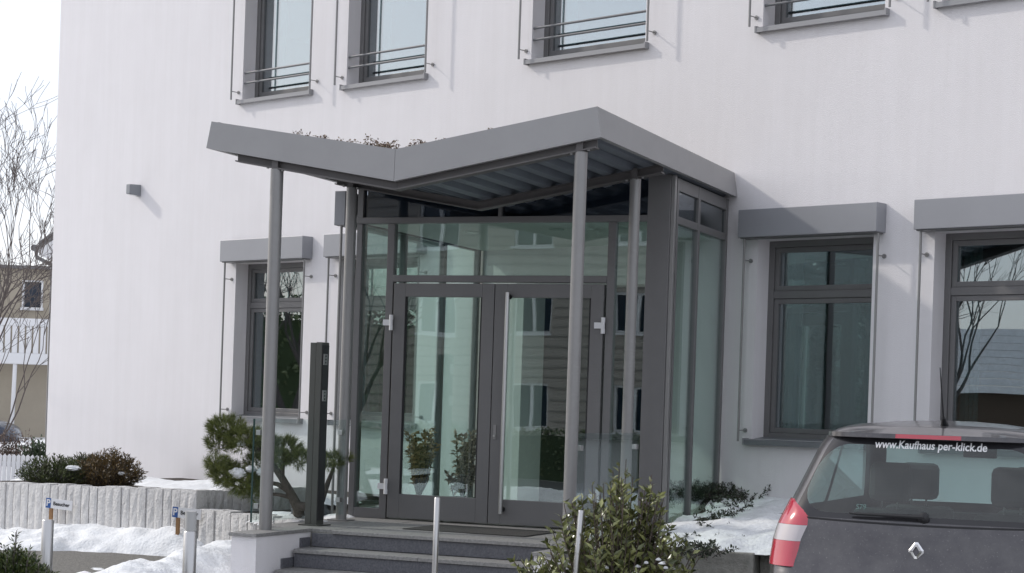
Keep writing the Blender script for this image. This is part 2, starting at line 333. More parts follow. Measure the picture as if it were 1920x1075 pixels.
for i in range(18):
    x = -8.5+i*.195
    if abs(x+6.845) < .07: continue
    a, b = x-.045, x+.045; mb = MB()
    mb.add([(a-.02,YF+.06,zbot(a)+.086),(a+.01,YF+.06,zbot(a)+.035),(b-.01,YF+.06,zbot(b)+.035),(b+.02,YF+.06,zbot(b)+.086)]+
           [(a-.02,ywall(a)-.01,zbot(a)+.086),(a+.01,ywall(a)-.01,zbot(a)+.035),(b-.01,ywall(b)-.01,zbot(b)+.035),(b+.02,ywall(b)-.01,zbot(b)+.086)],
           [(0,1,2,3),(7,6,5,4),(0,4,5,1),(1,5,6,2),(2,6,7,3),(3,7,4,0)])
    cb(mb, 'deck_rib', dark_soffit)
for yb, dz in ((13.78, -.07), (15.5, -.045)):
    for xa, xb in ((BL[0]+(.28 if yb < 14 else .34), BV[0]-.0), (BV[0]+.001, BR[0]-.06)):
        mb = MB()
        for w_, e0, e1 in ((.05, dz, dz+.012), (.006, dz+.012, .03), (.05, .03, .034)):
            za, zb_ = zbot(xa), zbot(xb)
            mb.add([(xa,yb-w_,za+e0),(xb,yb-w_,zb_+e0),(xb,yb+w_,zb_+e0),(xa,yb+w_,za+e0),(xa,yb-w_,za+e1),(xb,yb-w_,zb_+e1),(xb,yb+w_,zb_+e1),(xa,yb+w_,za+e1)],
                   [(0,3,2,1),(4,5,6,7),(0,1,5,4),(1,2,6,5),(2,3,7,6),(3,0,4,7)])
        cb(mb, 'beam', beamm)
COLS = [(-8.015,13.78,.056,-.06), (-5.205,13.78,.053,-.06), (-8.165,15.46,.052,-.035), (-5.325,15.5,.05,-.035)]
for x, y, r_, dz in COLS:
    c = cb(MB().tube([(x,y,.481),(x,y,zbot(x)+dz-.012)], r_, 24), 'column', steel_col, smooth=True)
    p = MB().box(x-.1, x+.1, y-.1, y+.1, .481, .489); p.v = [(a-CO.x,b-CO.y,cc-CO.z) for a,b,cc in p.v]
    if y > 15: p.build('base_plate', steel_col, c)
    st = MB().box(x-.03, x+.03, y-.045, y+.045, zbot(x)+dz-.02, zbot(x)+.05); st.v = [(a-CO.x,b-CO.y,cc-CO.z) for a,b,cc in st.v]; st.build('head_plate', beamm, c)
    for sx in (-.075, .075):
        bm = MB().tube([(x+sx,y-.03,zbot(x+sx)+dz-.02),(x+sx,y-.03,zbot(x+sx)+dz)], .012, 6); bm.v = [(a-CO.x,b-CO.y,cc-CO.z) for a,b,cc in bm.v]; bm.build('bolt', steel_col, c)
# plants on the roof
cs, ds = [], []; stems = MB()
for i in range(150):
    x = random.gauss(-6.95, .22) if i < 80 else (random.uniform(-7.9,-6.9) if i < 125 else random.uniform(-6.7,-5.9)); y = random.uniform(13.76, 14.4)
    zt = TL[1]+(TV[1]-TL[1])*(x-TL[0])/(TV[0]-TL[0]) if x < TV[0] else TV[1]+(TR_[1]-TV[1])*(x-TV[0])/(TR_[0]-TV[0])
    h = random.uniform(.01,.07 if i < 80 else .03); b = Vector((x,y,zt-.085)); t = b+Vector((random.gauss(0,.015),random.gauss(0,.015),.085+h)); stems.tube([b,t],[.003,.0015],4)
    for k in range(9): cs.append(t+Vector((random.gauss(0,.014),random.gauss(0,.014),random.gauss(0,.01)))); ds.append((random.gauss(0,1),random.gauss(0,1),random.gauss(.3,.6)))
v, f = leaves(cs, ds, .022, .014)
sed = np_mesh('roof_sedum', v, f, leafmat('dry sedum', (.10,.05,.04), (.26,.20,.12)), None, (-6.85,13.9,3.7)); stuff(sed, 'dry brown sedum sprouting along the canopy roof edge', 'plants')
st = stems.build('stalks', twigm, sed, loc=None); st.data.transform(Matrix.Translation((6.85,-13.9,-3.7)))
# ================================================================== VESTIBULE
YG = 15.98; ves = thing('entrance_vestibule', 'glazed entrance vestibule with dark framed double doors', 'entrance', (-6.84, YG, .48)); VO = Vector((-6.84, YG, .48))
def vb(mb, name, m, parent=None, **k):
    mb.v = [(p[0]-VO.x, p[1]-VO.y, p[2]-VO.z) for p in mb.v]; return mb.build(name, m, parent or ves, **k)
XL, XR = -8.37, -5.115
y0, y1 = YG, YG+.08
for a, b in ((XL, XL+.06), (-8.03,-7.955), (-5.74,-5.665)): vb(MB().box(a, b, y0, y1, .482, 3.368), 'mullion', frame_m, bevel=.004)
vb(MB().box(-5.36, -5.14, y0-.01, y1+.06, .482, 3.80), 'corner_post', frame_m, bevel=.004)
vb(MB().box(-5.138, -5.10, y0+.0, y0+.05, .482, 3.795), 'corner_trim', steel_col, bevel=.004)
vb(MB().box(XL, -5.361, y0-.006, y1, 3.37, 3.43), 'head_rail', frame_m, bevel=.004)
vb(MB().box(-7.954, -5.741, y0-.003, y1, 2.80, 2.865), 'door_transom', frame_m, bevel=.004)
vb(MB().box(XL+.061, -8.031, y0+.002, y1, .482, .58), 'bottom_rail', frame_m, bevel=.004); vb(MB().box(-5.664, -5.361, y0+.002, y1, .482, .58), 'bottom_rail', frame_m, bevel=.004)
gy = YG+.035
for a, b, c, d in ((XL+.055,-8.025,.575,3.375), (-5.67,-5.355,.575,3.375), (-7.96,-5.735,2.86,3.375)): vb(MB().box(a, b, gy, gy+.012, c, d), 'pane', pane_v)
# glazing above the head rail, following the roof
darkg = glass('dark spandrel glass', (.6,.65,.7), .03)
def upper(xa, xb, yy, th=.012, m=darkg):
    return vb(MB().prism([(xa,yy,3.432),(xb,yy,3.432),(xb,yy,zbot(xb)+.06),(xa,yy,zbot(xa)+.06)], (0,th,0)), 'upper_pane', m)
reflm = mat('painted bluish reflection', (.075,.08,.095), .5)  # added backing sheet; the bluish reflection on the glass is put into its colour
for xa, xb in ((XL+.06,-6.86),(-6.83,-5.36)): vb(MB().prism([(xa,gy+.06,3.43),(xb,gy+.06,3.43),(xb,gy+.06,zbot(xb)+.06),(xa,gy+.06,zbot(xa)+.06)], (0,.02,0)), 'reflection_backing', reflm)
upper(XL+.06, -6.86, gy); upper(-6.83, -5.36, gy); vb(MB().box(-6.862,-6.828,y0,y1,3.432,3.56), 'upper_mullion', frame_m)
vb(MB().box(XL+.0, XL+.06, y0, y1, 3.432, 3.84), 'upper_mullion', frame_m)
# right side glazing
def side(xs, sgn):
    ye = ywall(xs)-.01
    ym = (YG+.1+ye)/2 if sgn > 0 else None
    ys = [YG+.09, YG+.80, ye] if sgn > 0 else [YG+.09, YG+1.02, YG+2.0, ye]
    for i, yy in enumerate(ys):
        a, b = (yy-.0, yy+.05) if i == 0 else ((yy-.06, yy) if i == len(ys)-1 else (yy-.035, yy+.035))
        vb(MB().box(xs-.06, xs, a, b, .482, 3.78 if sgn > 0 else 3.62), 'side_mullion', frame_m, bevel=.003)
    for i in range(len(ys)-1):
        a = ys[i]+(.05 if i == 0 else .035); b = ys[i+1]-(.06 if i == len(ys)-2 else .035)
        for c, d in ((3.36, 3.43), (.482, .56), (3.665, 3.78) if sgn > 0 else (3.60, 3.66)): vb(MB().box(xs-.055, xs-.004, a+.001, b-.001, c, d), 'side_rail', frame_m, bevel=.003)
        vb(MB().box(xs-.036, xs-.024, a-.004, b+.004, .556, 3.364), 'side_pane', pane_v); vb(MB().box(xs-.036, xs-.024, a-.004, b+.004, 3.426, 3.669), 'side_pane', glass('frosted upper glass', (.42,.47,.47), .10) if 'frosted upper glass' not in MATS else MATS['frosted upper glass'])
side(-5.105, 1); side(XL+.05, -1)
vb(MB().box(XL-.27, XL-.15, YG+.02, YG+2.3, 3.36, 3.70), 'side_blind_box', blindm, bevel=.005)
vb(MB().box(XL-.15, XL-.02, YG+.06, YG+2.2, 3.40, 3.46), 'blind_bracket', frame_m)
vb(MB().tube([(XL-.2, YG+.05, 3.36), (XL-.2, YG+.05, .49)], .014, 8), 'blind_guide_rod', steel_col, smooth=True)
# interior ceiling and floor of the vestibule (wedge-shaped in plan)
def wedge(z0, z1, i=.07):
    return MB().prism([(XL+i,YG+.09,z0),(XR-i-.05,YG+.09,z0),(XR-i-.05,ywall(XR-i)+.05,z0),(XL+i,ywall(XL+i)+.05,z0)], (0,0,z1-z0))
vb(wedge(3.372, 3.425), 'ceiling', plaster_in); vb(wedge(.478, .486, .08), 'floor', floorm)
for x, y in ((-7.5,16.8), (-6.5,16.6), (-5.8,16.5)): vb(MB().lathe((x,y,3.358), [(.07,0),(.08,.013)], 14), 'ceiling_light', mat('spot glass', (.5,.55,.52), .3))
# doors
def door(xa, xb, hinge):
    dw = MB(); z0, z1 = .497, 2.785; st_, tp, bt = .125, .13, .235; ya, yb_ = YG-.012, YG+.055
    dw.box(xa, xa+st_, ya, yb_, z0, z1).box(xb-st_, xb, ya, yb_, z0, z1).box(xa+st_, xb-st_, ya, yb_, z0, z0+bt).box(xa+st_, xb-st_, ya, yb_, z1-tp, z1)
    d = vb(dw, 'door_leaf', frame_m, bevel=.004)
    vb(MB().box(xa+st_-.004, xb-st_+.004, YG+.01, YG+.022, z0+bt-.004, z1-tp+.004), 'door_pane', pane_v, d)
    vb(MB().box(xa+st_, xa+st_+.018, YG-.0, YG+.009, z0+bt, z1-tp).box(xb-st_-.018, xb-st_, YG-.0, YG+.009, z0+bt, z1-tp), 'glazing_bead', black, d)
    for zz in (.80, 2.40):
        h = hinge; sg = 1 if h == xa else -1
        vb(MB().tube([(h-.0*sg, ya-.02, zz-.075), (h, ya-.02, zz-.028)], .02, 12).tube([(h, ya-.02, zz+.028), (h, ya-.02, zz+.075)], .02, 12).tube([(h, ya-.02, zz-.027), (h, ya-.02, zz+.027)], .017, 12).box(min(h,h+sg*.085), max(h,h+sg*.085), ya-.03, ya+.0, zz-.028, zz+.028), 'hinge', whitem, d, smooth=True)
    return d
dl = door(-7.935, -6.868, -7.945); dr = door(-6.860, -5.76, -5.75)
vb(MB().tube([(-6.705,YG-.075,.60),(-6.705,YG-.075,2.70)], .02, 16), 'pull_handle', stainless, dr, smooth=True)
for zz in (.64, 2.66): vb(MB().tube([(-6.705,YG-.075,zz),(-6.705,YG-.012,zz)], .011, 10).tube([(-6.705,YG-.022,zz),(-6.705,YG-.011,zz)], .024, 14), 'handle_mount', black, dr, smooth=True)
vb(MB().box(-6.83,-6.80,YG-.02,YG-.011,1.30,1.44), 'lock_plate', steel_col, dr, bevel=.002); vb(MB().tube([(-6.815,YG-.034,1.335),(-6.815,YG-.02,1.335)],.011,12), 'lock_cylinder', stainless, dr)
# ================================================================== STEPS AND PLATFORM
PZ = .48; stp = thing('entrance_steps', 'grey granite entrance steps and landing between white plastered cheek walls', 'steps', (-6.7, 14.2, 0)); SO = Vector((-6.7,14.2,0))
def sb(mb, name, m, parent=None, **k):
    mb.v = [(p[0]-SO.x, p[1]-SO.y, p[2]-SO.z) for p in mb.v]; return mb.build(name, m, parent or stp, **k)
core = MB().prism([(-8.36,14.26,0),(-5.12,14.26,0),(-5.12,ywall(-5.12)-.01,0),(-8.36,ywall(-8.36)-.01,0)], (0,0,PZ-.035)); sb(core, 'landing_core', conc)
# landing slabs
ex = [-8.36,-7.6,-6.55,-5.5,-5.12]
nslab = 0
for i in range(4):
    xa, xb = ex[i]+.003, ex[i+1]-.003
    for ya, yb_ in ((14.2 if -7.8 <= xa else 14.27, 14.78), (14.786, 15.6), (15.606, 16.06)):
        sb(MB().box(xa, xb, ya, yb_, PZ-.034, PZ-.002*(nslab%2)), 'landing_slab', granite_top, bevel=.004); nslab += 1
x0s, x1s = -7.80, -5.335
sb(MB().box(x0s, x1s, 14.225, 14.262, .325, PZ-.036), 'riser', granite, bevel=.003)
for zt, yn in ((.32, 13.90), (.16, 13.58)):
    xs_ = [x0s-(.0), -6.6, x1s]
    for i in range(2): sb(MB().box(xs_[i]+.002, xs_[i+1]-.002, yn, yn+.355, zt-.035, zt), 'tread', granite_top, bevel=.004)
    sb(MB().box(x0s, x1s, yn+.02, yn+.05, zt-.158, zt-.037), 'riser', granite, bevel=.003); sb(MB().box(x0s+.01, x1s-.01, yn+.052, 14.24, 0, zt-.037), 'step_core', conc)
for xa, xb in ((-8.085,-7.815), (-5.33,-5.06)):
    ck = sb(MB().box(xa+.015, xb-.015, 13.32, 14.268, 0, PZ-.03), 'cheek_wall', plaster)
    k = MB().box(xa, xb, 13.29, 14.262, PZ-.029, PZ+.001); k.v = [(p[0]-SO.x,p[1]-SO.y,p[2]) for p in k.v]; k.build('coping', granite_top, ck, bevel=.004)
    # side string stones, stepped, on the inner face
    xi = xb-.014 if xa < -7 else xa+.014-.02
    for zt, yn in ((.405, 14.06), (.245, 13.74), (.085, 13.45)):
        q = MB().box(xi, xi+.02, yn-.0, 14.22, zt-.08, zt); q.v = [(p[0]-SO.x,p[1]-SO.y,p[2]) for p in q.v]; q.build('skirting_stone', granite, ck)
mt = MB().box(-7.19,-6.0,14.80,15.60,0,.008); matm = mat('dark ribbed mat', (.06,.058,.055), .9, bump=1, bscale=120)
door_mat = mt.build('door_mat', matm, None, loc=None); door_mat.data.transform(Matrix.Translation((6.6,-15.2,0))); door_mat.location = (-6.6,15.2,PZ+.0005)
tag(door_mat, 'dark grey ribbed mat lying before the glass doors', 'doormat')
# ================================================================== STELE
ste = thing('info_stele', 'tall slim anthracite intercom pillar on the landing edge', 'intercom pillar', (-7.99, 14.62, PZ))
stm = mat('anthracite green metal', (.085,.087,.078), .4, .2); stm2 = mat('anthracite inner face', (.018,.018,.02), .3)
MB().box(-.072,-.012,-.06,.07,.008,1.66).build('panel', stm, ste, bevel=.004); MB().box(-.008,.05,-.065,.075,.008,1.665).build('panel', stm, ste, bevel=.004)
MB().box(.0505,.056,-.055,.065,.05,1.64).build('glass_front', stm2, ste)
for z0, z1 in ((1.46,1.56), (1.13,1.23)):
    b = MB().box(.0565,.064,-.045,.025,z0,z1).build('bell_panel', stainless, ste, bevel=.002)
    for k in range(3): MB().tube([(.064,-.01,z0+.02+.03*k),(.067,-.01,z0+.02+.03*k)],.008,10).build('button', black, b)
MB().box(-.11,.1,-.11,.12,.0015,.012).build('foot_plate', stm, ste)
# ================================================================== GLASS BALUSTRADES
def balustrade(x, label, ya, yb_, zt):
    t = thing('glass_balustrade', label, 'railing', (x, (ya+yb_)/2, PZ))
    L = (yb_-ya)/2
    MB().box(-.006,.006,-L,L,.06,zt-PZ).build('pane', pane_r, t)
    MB().box(-.008,.008,-L-.004,-L+.002,.06,zt-PZ).build('pane_edge', mat('dark glass edge', (.02,.05,.045), .2), t)
    for yy in (-L+.1, L-.08):
        for zz in (.2, zt-PZ-.12): MB().box(-.022,.022,yy-.03,yy+.03,zz-.022,zz+.022).build('clamp', stainless, t, bevel=.003)
balustrade(-8.13, 'clear glass railing panel beside the stele and bonsai bed', 13.73, 15.42, 1.44)
balustrade(-5.20, 'clear glass railing panel behind the leafy green bush', 13.86, 15.45, 1.42)
# ================================================================== PALISADES
def palisade(label, pts, tops, wst, name='palisade_wall', zb=-.15, th=.16):
    a = Vector((*pts[0],0)); b = Vector((*pts[1],0)); d = (b-a); L = d.length; d.normalize(); nrm = Vector((d.y,-d.x,0))
    t = thing(name, label, 'stone wall', (a.x,a.y,0), math.atan2(d.y,d.x)); n = int(L/wst)
    for i in range(n):
        h = tops[0]+(tops[1]-tops[0])*i/max(1,n-1)+random.uniform(-.012,.012); o = random.uniform(-.008,.008); x0 = i*wst; x1 = x0+wst-.009
        mb = MB(); NX, NZ = 3, 7; P = []
        for j in range(NZ+1):
            for k in range(NX+1):
                x = x0+(x1-x0)*k/NX; z = zb+(h-zb)*j/NZ; edge = (k in (0,NX)) or j == NZ
                P.append((x+(0 if k in (0,NX) else random.uniform(-.006,.006)), o+(.007 if edge else random.uniform(-.006,.004)), z+(random.uniform(-.005,.005) if j == NZ else 0)))
        nb = len(P); P += [(x0,th,zb),(x1,th,zb),(x1,th,h),(x0,th,h)]
        F = [(j*(NX+1)+k, j*(NX+1)+k+1, (j+1)*(NX+1)+k+1, (j+1)*(NX+1)+k) for j in range(NZ) for k in range(NX)]
        F += [tuple(NZ*(NX+1)+k for k in range(NX+1))+(nb+2,nb+3), tuple(j*(NX+1) for j in range(NZ,-1,-1))+(nb,nb+3), tuple(j*(NX+1)+NX for j in range(NZ+1))+(nb+2,nb+1), (nb+1,nb,nb+3,nb+2)]
        mb.add(P, F); mb.build('stone', palis, t)
    return t
A0 = onz(0,1006,0); A1 = onz(366,1044,0); dA = (A1-A0).normalized(); A00 = A0-dA*1.4
palisade('long row of upright split granite stones holding the shrub bed', (A00[:2], A1[:2]), (.56,.665), .122)
B1 = onz(566,978,.47); B0 = Vector((A1.x+.03, A1.y-.02, 0))
palisade('lower row of split granite stones in front of the bonsai bed', ((B0.x,B0.y), (B1.x+.12,B1.y-.05)), (.495,.475), .135)
C1 = onz(462,946,.47); palisade('short granite stone row behind the bonsai, running towards the building', ((B0.x-.02,B0.y+.2), (C1.x+.55,C1.y+.7)), (.66,.66), .13)
# planting beds
def bedL(X, Y):
    return .52+.05*noise2(X,Y,2.2)
pts = [(A00.x,A00.y+.12),(A1.x-.02,A1.y+.12),(C1.x+.4,C1.y+.9),(-9.6,ywall(-9.6)-.01),(-13.4,ywall(-13.4)-.01),(A00.x+.1,A00.y+1.0)]
b1 = MB().prism([(x,y,-.1) for x,y in pts], (0,0,.62)).build('planting_bed', soilm); struct(b1)
pts = [(B0.x,B0.y+.1),(B1.x+.1,B1.y+.06),(-8.37,14.95),(-8.37,ywall(-8.37)-.01),(-9.55,ywall(-9.55)-.01),(C1.x+.42,C1.y+.85)]
b2 = MB().prism([(x,y,-.1) for x,y in pts], (0,0,.53)).build('planting_bed', soilm); struct(b2)
# snow lying on the left beds
def snowL(X, Y):
    cxs = [(-11.6,18.9,1.3,.7,.06),(-10.6,18.2,.9,.6,.06),(-9.9,17.9,.6,.5,.05),(-13.5,19.2,1.2,.8,.04)]
    h = .45+0*X
    for a,b,rx,ry,k in cxs: h = np.maximum(h, .5+(k+.04)*(1-((X-a)/rx)**2-((Y-b)/ry)**2)+.02*noise2(X,Y,6))
    return h
stuff(heightfield('snow_patch', -14.6, -9.2, 17.2, 20.2, .05, snowL, snowm, zcut=.50), 'old snow lying on the shrub bed against the white wall', 'snow')
def snowL2(X, Y):
    h = .3+0*X
    for a,b,rx,ry,k in [(-8.75,15.5,.42,.2,.06),(-8.45,15.95,.3,.25,.07),(-9.3,16.3,.3,.2,.04),(-8.25,15.2,.2,.25,.04)]: h = np.maximum(h, .42+(k+.02)*(1-((X-a)/rx)**2-((Y-b)/ry)**2)+.012*noise2(X,Y,9))
    return h
stuff(heightfield('snow_patch', -9.8, -8.1, 14.9, 17, .03, snowL2, snowm, zcut=.42), 'thin snow remains around the boulder under the bonsai', 'snow')
# snow bank on the ground along the palisades, with a cleared paved strip
E1 = dA; EN = Vector((E1.y,-E1.x,0))
def bank(X, Y):
    u = (X-A0.x)*E1.x+(Y-A0.y)*E1.y; v = (X-A0.x)*EN.x+(Y-A0.y)*EN.y   # v: distance in front of the stones
    wob = .16*noise2(X,Y,1.4)+.07*noise2(X,Y,4.5,11)
    vf = np.interp(u,[0,1.6,1.9,2.4,3.1,3.4],[1.25,1.05,.62,.40,.32,.25])+wob*.35
    top = np.interp(u,[-1,.2,1.2,2.3,2.8,3.2,3.5],[.05,.09,.2,.27,.25,.10,.0])
    a = top*np.clip(1-(np.maximum(v,0)/np.maximum(vf,.05))**1.6, -.4, 1)
    # ridge shovelled off the steps, running along the cheek wall towards the car park
    hy = np.interp(Y,[9.6,10.2,11.5,12.6,13.4,14.2,14.7,15.1],[-.1,.12,.17,.19,.23,.33,.30,-.05])
    c = hy*(1-((X+8.68+.10*noise2(X,Y,1.8,3))/(.52+.06*noise2(X,Y,3.1,6)))**2)
    c = np.where(hy < 0, -.1, c)
    h = np.maximum(a, c)
    return h+.03*noise2(X,Y,5,5)+.016*noise2(X,Y,14,20)+.008*noise2(X,Y,31,3)-.01
stuff(heightfield('snow_bank', -14.6, -8.0, 9.6, 17.2, .035, bank, snowm, zcut=-.01), 'shovelled snow bank heaped along the granite stones', 'snow')
pv = MB().box(-16,-8.05,9,17.2,-.02,.004).build('pavement', pave); struct(pv)
lot = MB().box(-26,4,-5.4,3.4,-.02,.004).build('car_park', mat('wet dark asphalt', (.07,.07,.07), .7, bump=.4, bscale=150, col2=(.045,.045,.045), vscale=3)); struct(lot)
# wider snowy surroundings
stuff(heightfield('snow_field', -70, -17, -60, 60, 1.2, lambda X, Y: .10+.12*noise2(X,Y,.35)+.03*noise2(X,Y,1.6,7), snowm, zcut=.0), 'snow covered lawns beyond the car park', 'snow')
def ridge(X, Y):
    return .22*np.clip(1-((Y-4.0-.4*noise2(X,Y,.4))/.8)**2, -1, 1)+.05*noise2(X,Y,3)+.02*noise2(X,Y,11,4)
stuff(heightfield('snow_ridge', -22, -4.6, 2.2, 5.8, .08, ridge, snowm, zcut=0), 'long ridge of ploughed snow across the car park', 'snow')
# ================================================================== PLANTS
def grow(mb, p, d, L, r, depth, tips, spread=.5, up=.12, n=5, seg=3, kmin=2, kmax=3, rmin=.0025):
    P = [p]; q = p; dd = d.normalized()
    for i in range(seg):
        dd = (dd+Vector((random.gauss(0,.1),random.gauss(0,.1),random.gauss(up*.3,.07)))).normalized(); q = q+dd*L/seg; P.append(q)
    rs = [max(rmin, r*(1-.45*i/seg)) for i in range(seg+1)]; mb.tube(P, rs, n if depth > 1 else 3, caps=False)
    if depth == 0: tips.append((q, dd)); return
    for k in range(random.randint(kmin,kmax)):
        i = random.choice([seg-1, seg, seg] if seg > 1 else [seg]); a = random.uniform(0,6.28); s_ = random.uniform(.55,1.2)*spread
        o = dd.orthogonal().normalized(); o.rotate(Quaternion(dd, a)); nd = (dd+o*s_+Vector((0,0,up))).normalized()
        grow(mb, P[i], nd, L*random.uniform(.6,.86), max(rmin, r*.55), depth-1, tips, spread, up, n, seg, kmin, kmax, rmin)
def blob_points(c, rad, n, shell=.55):
    u = rng.normal(size=(n,3)); u /= np.linalg.norm(u,axis=1,keepdims=True); r_ = (shell+(1-shell)*rng.random(n)**.6)[:,None]
    return np.array(c)+u*r_*np.array(rad), u
# --- bonsai pine
ZB = 17.35
bz = thing('bonsai_pine', 'cloud pruned pine with rounded needle pads in a raised bed', 'pine tree', onz(560,972,.43)); BO = bz.location.copy()
def bpx(x, y, dz=0.): return atd(x, y, ZB+dz)
tr = MB()
def limb(pp, rs): tr.tube([Vector(p)-BO for p in pp], rs, 9)
limb([BO-Vector((0,0,.05)), bpx(560,955), bpx(545,925), bpx(528,895), bpx(512,872), bpx(490,845), bpx(465,820)], [.06,.055,.042,.036,.03,.024,.013])
limb([bpx(548,925), bpx(520,908), bpx(490,903), bpx(450,905)], [.032,.022,.018,.01]); limb([bpx(552,935), bpx(525,928), bpx(495,925), bpx(455,915)], [.025,.018,.014,.008])
limb([bpx(562,950), bpx(585,950,-.1), bpx(604,938,-.1), bpx(615,905,-.05), bpx(628,870)], [.05,.036,.03,.024,.012])
limb([bpx(528,895), bpx(530,870), bpx(540,850)], [.03,.022,.01])
tr.build('trunk', bark, bz, smooth=True)
pads = [(425,805,36,22),(460,825,38,24),(410,835,24,16),(490,832,30,20),(425,890,34,24),(455,905,36,24),(410,872,22,14),(470,925,20,12),(530,845,36,24),(560,862,26,16),(515,862,26,16),(622,866,18,14),(610,872,14,10),(645,862,12,10),(478,868,18,14)]
nv, nf, k0 = [], [], 0
for px, py, rx, ry in pads:
    m_ = ZB/FPX; c = bpx(px,py,random.uniform(-.15,.15))-BO; n = int(rx*ry*.24)
    P, U = blob_points(c, (rx*m_*.95, rx*m_*.8, ry*m_*.8), n, .5)
    A = U*.8+np.array((0,0,.7))+rng.normal(size=U.shape)*.25
    K = 26; P = np.repeat(P,K,0); A = np.repeat(A/np.linalg.norm(A,axis=1,keepdims=True),K,0)
    D = A*.9+rng.normal(size=A.shape)*.5; v, f = leaves(P+A*rng.random((len(P),1))*.05, D, .062*(.6+.7*rng.random(len(P))), .0042, shape='needle'); nv.append(v); nf.append(f+k0); k0 += len(v)
np_mesh('needles', np.concatenate(nv), np.concatenate(nf), leafmat('pine needles', (.045,.068,.02), (.21,.235,.06), .5), bz)
for px, py, rx, ry in ((445,888,17,9),(470,880,9,6),(452,833,6,4),(490,885,9,7)):
    c = bpx(px,py,-.2)-BO; vs = []; mb = MB()
    n = 9
    for i in range(n+1):
        th = math.pi*i/n
        for k in range(12):
            j = 1+.25*math.sin(3*k+i*2.1); vs.append(c+Vector((rx*.005*math.sin(th)*math.cos(k*math.pi/6)*j, .05*math.sin(th)*math.sin(k*math.pi/6)*j, ry*.005*math.cos(th)*j)))
    mb.add(vs, [(i*12+k, i*12+(k+1)%12, (i+1)*12+(k+1)%12, (i+1)*12+k) for i in range(n) for k in range(12)])
    mb.build('snow_clump', snowm, bz, smooth=True)
# --- boulder
def boulder(name, c, rad, m, label, seed=0):
    vs, fs = [], []; n, k = 9, 14; rr = random.Random(seed); amp = [[1+rr.uniform(-.14,.14) for _ in range(k)] for _ in range(n+1)]
    for i in range(n+1):
        th = math.pi*i/n
        for j in range(k):
            a = 2*math.pi*j/k; q = amp[i][j] if 0 < i < n else 1; sx = abs(math.cos(a))**.8*math.copysign(1,math.cos(a)); sy = abs(math.sin(a))**.8*math.copysign(1,math.sin(a))
            vs.append((rad[0]*math.sin(th)**.8*sx*q, rad[1]*math.sin(th)**.8*sy*q, rad[2]*math.cos(th)*q+rad[2]*.7))
    fs = [(i*k+j, i*k+(j+1)%k, (i+1)*k+(j+1)%k, (i+1)*k+j) for i in range(n) for j in range(k)]
    o = MB().add(vs, fs).build(name, m); o.location = c; return tag(o, label, 'rock')
boulder('boulder', onz(572,975,.43)+Vector((0,.1,-.05)), (.19,.2,.13), rockm, 'dark blue grey boulder at the foot of the bonsai', 3)
# --- yew shrubs on the left bed
def shrub(name, label, centre, rad, n, col, col2, L=.05, W=.012, shoots=60, upb=.6, cat='shrub', mid=None, stemr=.006, leafn=26, tip=.35):
    t = thing(name, label, cat, centre); c = Vector(centre); st = MB(); C_, D_ = [], []
    for i in range(shoots):
        a = random.uniform(0,6.28); rr_ = random.random()**.5; e = Vector((math.cos(a)*rr_*rad[0], math.sin(a)*rr_*rad[1], rad[2]*(math.sqrt(max(0,1-rr_*rr_*.8)))*random.uniform(.65,1.1)))
        b = Vector((e.x*.15, e.y*.15, 0)); m_ = b.lerp(e,.55)+Vector((e.x*.12,e.y*.12,-.02)); st.tube([b,m_,e],[stemr,stemr*.6,stemr*.3],4,caps=False)
        for k in range(leafn):
            q = random.uniform(tip*.3,1)**.7; p = (b.lerp(m_,q/.55) if q < .55 else m_.lerp(e,(q-.55)/.45)); d = (e-m_).normalized()
            o = d.orthogonal().normalized(); o.rotate(Quaternion(d, random.uniform(0,6.28))); C_.append(p+o*random.uniform(0,.02)*(rad[0]/.5)); D_.append(tuple(d*upb+o+Vector((0,0,.25))))
    if n:
        P, U = blob_points((0,0,rad[2]*.45), (rad[0]*.85,rad[1]*.85,rad[2]*.5), n, .3); P[:,2] = np.abs(P[:,2]); C_ += [tuple(p) for p in P]; D_ += [tuple(u+np.array((0,0,.5))) for u in U]
    st.build('stems', twigm, t); v, f = leaves(C_, D_, L*(.7+.6*rng.random(len(C_))), W*(.8+.4*rng.random(len(C_)))); np_mesh('foliage', v, f, leafmat(name+' leaf '+label[:18], col, col2), t); return t
zY = .5
c1 = onz(98,915,.52); c2 = onz(205,918,.52); c3 = onz(160,912,.52)
shrub('yew_shrub', 'dark green spreading yew shrub near the picket fence', c1, (.46,.36,.36), 1500, (.025,.042,.015), (.13,.155,.05), .045,.012, 130)
shrub('yew_shrub', 'dark green yew shrub growing between two others on the bed', c3, (.38,.3,.38), 1500, (.027,.042,.015), (.14,.145,.05), .045,.012, 120)
shrub('berry_shrub', 'reddish brown shrub beside the green yews on the bed', c2, (.43,.36,.45), 1500, (.055,.042,.018), (.22,.145,.055), .045,.014, 140)
for cc, rr_ in ((onz(148,880,.74),(.09,.06,.03)), (onz(222,878,.74),(.06,.05,.025)), (onz(238,889,.7),(.04,.04,.02))):
    o = boulder('snow_clump', cc+Vector((.1,-.25,0)), rr_, snowm, 'x', 5); stuff(o, 'small patch of snow caught on the bed shrubs', 'snow'); o['group'] = 'snow clumps on shrubs'
# --- low hedge plant bottom left
h0 = atd(20,1120,10.0)
shrub('evergreen_bush', 'bright green dense evergreen bush close to the steel bollard', (h0.x,h0.y,0), (.34,.32,.78), 9000, (.015,.03,.008), (.085,.11,.022), .035,.012, 260, leafn=50)
